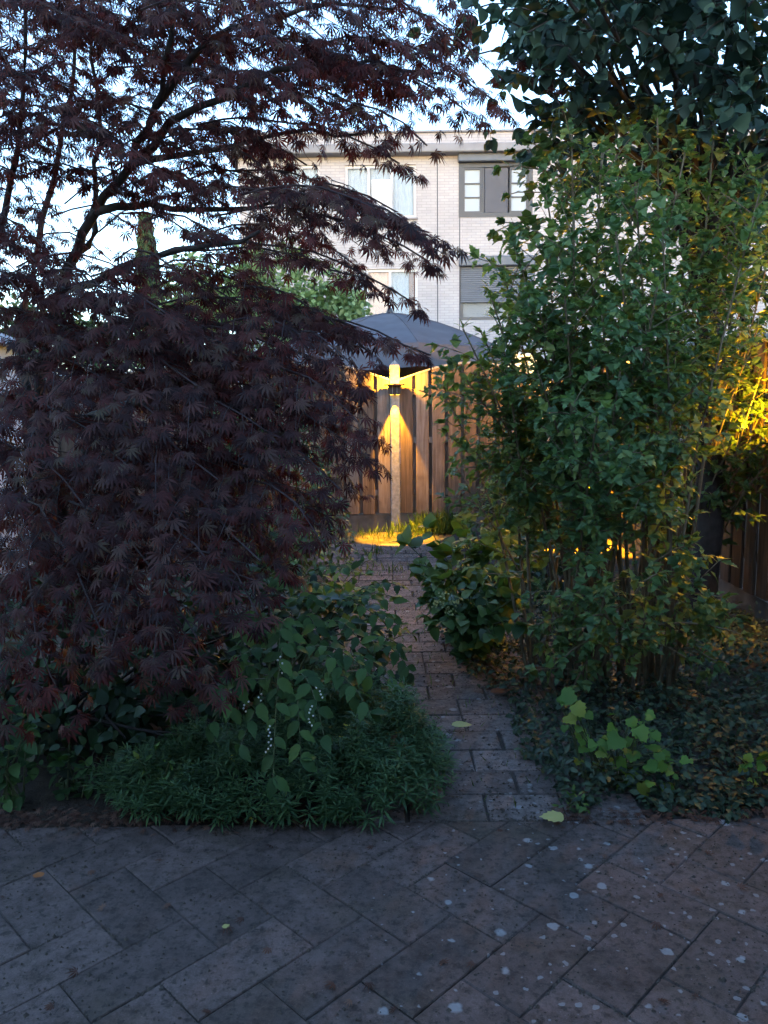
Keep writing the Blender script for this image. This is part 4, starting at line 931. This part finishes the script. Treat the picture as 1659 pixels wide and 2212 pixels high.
for (x, y, Y) in ((945, 1305, 4.3), (975, 1320, 4.28), (960, 1285, 4.35), (985, 1300, 4.25), (990, 1185, 4.8), (1000, 1220, 4.7)):
    c = at(x, y, Y); m = MB()
    for q in range(26):
        p = c + np.array((ru(-.035, .035), ru(-.03, .03), ru(-.02, .02))); d = unit(rv()) * .008; e = unit(np.cross(d, rv())) * .008
        m.add([p - d, p + e, p + d, p - e], [(0, 1, 2, 3)])
    m.build('flower_head', plain('pale_flower', (.34, .38, .16), .7, .2, 30) if 'pale_flower' not in bpy.data.materials else bpy.data.materials['pale_flower'], cl)
leafy('leafy_weed_by_bush', 'green weed at the left of the path before the lit ground', [(at(700, 1330, 5.2), at(x, y, d)) for x, y, d in ((640, 1220, 5.2), (700, 1200, 5.4), (750, 1215, 5.3), (790, 1240, 5.1), (730, 1260, 5.0), (820, 1270, 4.8), (800, 1210, 5.5), (850, 1290, 4.6), (770, 1290, 4.5), (700, 1290, 4.6), (840, 1330, 4.3), (780, 1340, 4.2))], M['weed'], OVATE, .095, .05, 100, sag=.08)
leafy('path_side_plant', 'bright layered leaves crowding the right edge of the path in mid distance', [(at(1060, 1400, 4.7), at(x, y, d)) for x, y, d in ((900, 1220, 4.9), (950, 1180, 5.0), (1000, 1170, 4.9), (1050, 1160, 5.0), (1100, 1170, 4.9), (1140, 1220, 4.6), (980, 1240, 4.6), (1040, 1230, 4.5), (920, 1330, 4.4), (1100, 1280, 4.3), (1160, 1180, 4.8), (990, 1120, 5.4))], M['weed'], HEART, .12, .05, 160, sag=.14, sub=.2)
leafy('path_edge_sprig', 'light green sprig growing on the path edge', [(at(830, 1395, 4.6), at(x, y, 4.6)) for x, y in ((870, 1350), (890, 1370), (850, 1345))], M['weed'], OVATE, .075, .05, 30)

# ------------------------------------------------------------------ dark ground cover on the right
IV = Leaves(); c = 0
def in_right_bed(x, y): return x > path_c(y) + .22 + .05 * math.sin(y * 7) and y > 2.79 + .05 * math.sin(x * 9) + .03 * math.sin(x * 23) and x < CX - .05
while c < 17000:
    x, y = ru(.3, CX), 2.7 + 3.6 * ru(0, 1) ** 1.5
    if not in_right_bed(x, y): continue
    c += 1; h = .05 + .10 * (math.sin(x * 5 + 1) * math.sin(y * 4) * .5 + .5) + .05 * math.sin(x * 13) * math.sin(y * 15)
    h *= min(1, (y - 2.7) * 5) 
    p = np.array((x, y, ru(.0, max(.02, h))))
    IV.add(p, unit(np.array((rnd.gauss(0, 1), rnd.gauss(0, 1) - .2, rnd.gauss(0, .45)))), unit(UP + rv(.45) + np.array((0, -.2, 0))), ru(.026, .046))
o = link('ivy_ground_cover', IV.joined('ivy_ground_cover', OVATE_S), M['ivy']); tag(o, 'dark glossy ground cover carpeting the right bed', 'ground cover', kind='stuff')

# ------------------------------------------------------------------ weeds, grass and litter
G = Leaves()
def grass(x, y, n, r, h):
    for _ in range(n):
        p = np.array((x + rnd.gauss(0, r), y + rnd.gauss(0, r * .7), -.01)); G.add(p, unit(UP + rv(.3)), unit(np.array((ru(-1, 1), -1, .2))), h * ru(.5, 1.2))
for (dx, dy, n, r, h) in ((800, 1155, 30, .10, .14), (880, 1150, 90, .14, .16), (935, 1150, 220, .13, .24), (960, 1150, 140, .1, .28), (900, 1158, 90, .2, .12), (830, 1165, 40, .16, .10), (760, 1160, 30, .1, .10), (800, 1200, 30, .06, .13), (850, 1235, 25, .10, .10), (880, 1165, 25, .1, .12), (820, 1280, 18, .08, .08), (790, 1240, 20, .1, .1)):
    v = CAMM.to_3x3() @ Vector(((dx * K - 384) / FPX, (512 - dy * K) / FPX, -1)); t = -CAM_H / v.z
    yy = min(v.y * t, 9.35); grass(v.x * t, yy, n, r, h)
for _ in range(700):                                     # sprigs in the path joints
    y = 2.8 + 6.2 * ru(0, 1); G.add(np.array((path_c(y) + ru(-.45, .45), y, -.012)), unit(UP + rv(.6)), unit(np.array((ru(-1, 1), -1, .2))), ru(.02, .06))
o = link('grass', G.joined('grass', BLADE), M['weed']); tag(o, 'thin grass tufts and weeds along the path and fence foot', 'grass', kind='stuff')

DB = MB()
for _ in range(7000):                                    # crumbs of soil, moss and bark on the paving
    if rnd.random() < .55: x, y = ru(-1.6, 1.9), ru(1.5, 2.72)
    else: y = 2.75 + 5.5 * ru(0, 1) ** 1.3; x = path_c(y) + ru(-.42, .42)
    if rnd.random() < .25: y = min(y, 2.72) if y < 2.75 else y; 
    r = ru(.0015, .006) * (1 if rnd.random() < .93 else 1.9) * (.8 if y < 2.75 else 1.0); z = .001
    a = [np.array((x + r * math.cos(t) * ru(.6, 1.4), y + r * math.sin(t) * ru(.6, 1.4), z)) for t in (0, 1.6, 3.1, 4.7)]
    DB.add(a + [np.array((x, y, z + r * ru(.6, 1.2)))], [(0, 1, 4), (1, 2, 4), (2, 3, 4), (3, 0, 4)])
near = [e for e in JOINTS if abs(e[0][0]) < 2 and e[0][1] > 1.4]
for _ in range(5200):                                    # moss and dirt lodged along the joints, in stretches
    if rnd.random() < .62:
        e = rnd.choice(near); t = ru(0, 1); x, y = e[0][0] + (e[1][0] - e[0][0]) * t, e[0][1] + (e[1][1] - e[0][1]) * t
    else:
        r_ = rnd.randrange(nrow); y = PAT_Y + .004 + ROW * r_; x = path_c(y) + ru(-.45, .45)
    if math.sin(x * 5.3 + 2) * math.sin(y * 6.1 + x * 2) + .5 * math.sin(x * 19 + y * 13) < .0: continue
    x += rnd.gauss(0, .004); y += rnd.gauss(0, .004); r = ru(.003, .009)
    a = [np.array((x + r * math.cos(t) * ru(.6, 1.5), y + r * math.sin(t) * ru(.6, 1.5), -.004)) for t in (0, 1.2, 2.5, 3.8, 5.0)]
    DB.add(a + [np.array((x, y, r * ru(.1, .5)))], [(0, 1, 5), (1, 2, 5), (2, 3, 5), (3, 4, 5), (4, 0, 5)])
o = DB.build('debris', M['crumb']); tag(o, 'dark crumbs of moss and soil strewn over the paving', 'debris', kind='stuff')
DL = Leaves()
for _ in range(1300):
    u = rnd.random()
    if u < .45: x, y = ru(-1.7, -.1), 2.74 + rnd.gauss(0, .045) + .05
    elif u < .65: x, y = ru(.6, 1.9), 2.76 + rnd.gauss(0, .03)
    elif u < .85: y = ru(4.0, 5.4); x = path_c(y) + .32 + rnd.gauss(0, .06)
    else: x, y = ru(-1.5, 1.8), ru(1.8, 2.7)
    if u >= .85 and rnd.random() < .75: continue
    DL.add(np.array((x, y, .004 + ru(0, .012))), unit(np.array((ru(-1, 1), ru(-1, 1), ru(-.1, .25)))), unit(UP + rv(.25)), ru(.018, .034))
o = link('leaf_litter', DL.joined('leaf_litter', MAPLE), M['dead']); tag(o, 'shrivelled reddish brown maple leaves littering the bed edge', 'leaf litter', kind='stuff')
def one_leaf(name, label, tmpl, mat, dx, dy, s, rz, z=.006):
    v = CAMM.to_3x3() @ Vector(((dx * K - 384) / FPX, (512 - dy * K) / FPX, -1)); t = -CAM_H / v.z
    tv, tf = tmpl; me = np_mesh(name, tv * np.array((1, 1, .35)), tf.ravel(), 3, np.full(len(tv), .3)); o = link(name, me, mat)
    o.location = (v.x * t, v.y * t, z + .02 * s / .06); o.rotation_euler = (.05, .05, rz); o.scale = (s,) * 3; tag(o, label, 'leaf'); return o
M['paleyellow'] = leaf_mat('pale_yellow_leaf', [(.1, (.38, .36, .12)), (.9, (.46, .42, .16))], .6, .3, .1)
M['orange'] = leaf_mat('orange_leaf', [(.1, (.28, .10, .03)), (.9, (.36, .14, .04))], .6, .3, .1)
one_leaf('fallen_leaf', 'pale yellow fallen leaf lying where path meets patio', CURR, M['paleyellow'], 1215, 1785, .085, 1.4)
one_leaf('fallen_leaf', 'small orange leaf on the left of the patio', CURR, M['orange'], 85, 1905, .035, .5)
one_leaf('fallen_leaf', 'yellowish curled leaf in the middle of the path', OVATE, M['paleyellow'], 975, 1583, .10, -1.5)
one_leaf('fallen_leaf', 'brown dry leaf stalk at the right of the path', OVATE, M['dead'], 1060, 1515, .11, -1.2, .012)
one_leaf('fallen_leaf', 'tiny cream leaf scrap near the middle of the patio', CURR, M['paleyellow'], 490, 2013, .022, .5)

# ================================================================== TREES BEYOND THE FENCE
def far_tree(label, base, blobs, mat, ls, count, trunk_h, group='trees beyond the fence'):
    t = thing('garden_tree', tuple(base), label, 'tree', group)
    limb(t, [base, np.array(base) + (.05, 0, trunk_h * .6), np.array(base) + (0, 0, trunk_h)], .12, .05, M['bark'], 8, 'trunk')
    LV = Leaves(); tot = sum(b[3] ** 2 for b in blobs)
    for (cx, cy, cz, r, *_r) in blobs:
        for k in range(3): 
            e = np.array((cx, cy, cz)) + unit(rv()) * r * .7
            limb(t, [np.array(base) + (0, 0, trunk_h * .8), (np.array(base) + (0, 0, trunk_h) + e) / 2, e], .035, .01, M['bark'], 5, 'branch')
        sub = [np.array((cx, cy, cz)) + unit(rv()) * r * ru(.3, .9) for _ in range(14)]
        for _ in range(int(count * r * r / tot)):
            q = unit(rv()); p = rnd.choice(sub) + q * r * .38 * ru(.4, 1.1)
            LV.add(p, unit(q + rv(.5) - UP * .3), unit(UP + rv(.5)), ls * ru(.6, 1.2))
    LV.build(t, mat, SQ, 0, None, 'crown')
def b3(dx, dy, Y, r): p = at(dx, dy, Y); return (p[0], p[1], p[2], r)
far_tree('pale green feathery tree in front of the house beside the parasol', (at(680, 640, 14.5)[0], 14.5, -.03), [b3(690, 640, 14.5, .75), b3(600, 630, 14.5, .8), b3(740, 670, 14.4, .55), b3(520, 640, 14.8, .8), b3(640, 720, 14.3, .9)], M['fartree'], .13, 5200, 2.6)
far_tree('green tree glimpsed through the maple beside the shed', (at(60, 700, 13)[0], 13, -.03), [b3(60, 680, 13, .7), b3(140, 740, 13, .8), b3(0, 780, 13, 1.0), b3(260, 790, 13.4, 1.0)], M['fardark'], .14, 4000, 2.0)
far_tree('leafy tree behind the middle of the maple', (at(420, 720, 16)[0], 16, -.03), [b3(420, 640, 16, .9), b3(360, 700, 16, 1.0), b3(480, 720, 16, 1.1)], M['fartree'], .15, 3600, 2.4)
c = at(322, 640, 17); t = thing('column_tree', (c[0], 17, -.03), 'slim dark columnar tree seen through the maple branches', 'tree', 'trees beyond the fence')
MB().tube([(c[0], 17, -.03), (c[0], 17, 3.6)], [.12, .03], 8).build('trunk', M['bark'], t)
LV = Leaves(); zt_ = float(at(322, 470, 17)[2])
for _ in range(7000):
    z = ru(.3, zt_); r = .30 * (1 - (z / zt_) ** 3) + .03; th = ru(0, 6.28); k = ru(.6, 1.05)
    LV.add(np.array((c[0] + r * k * math.cos(th), 17 + r * k * math.sin(th), z)), unit(np.array((math.cos(th), math.sin(th), 1.2)) + rv(.3)), unit(np.array((math.cos(th), math.sin(th), .3)) + rv(.3)), ru(.10, .16))
LV.build(t, M['fardark'], SQ, 0, None, 'crown')
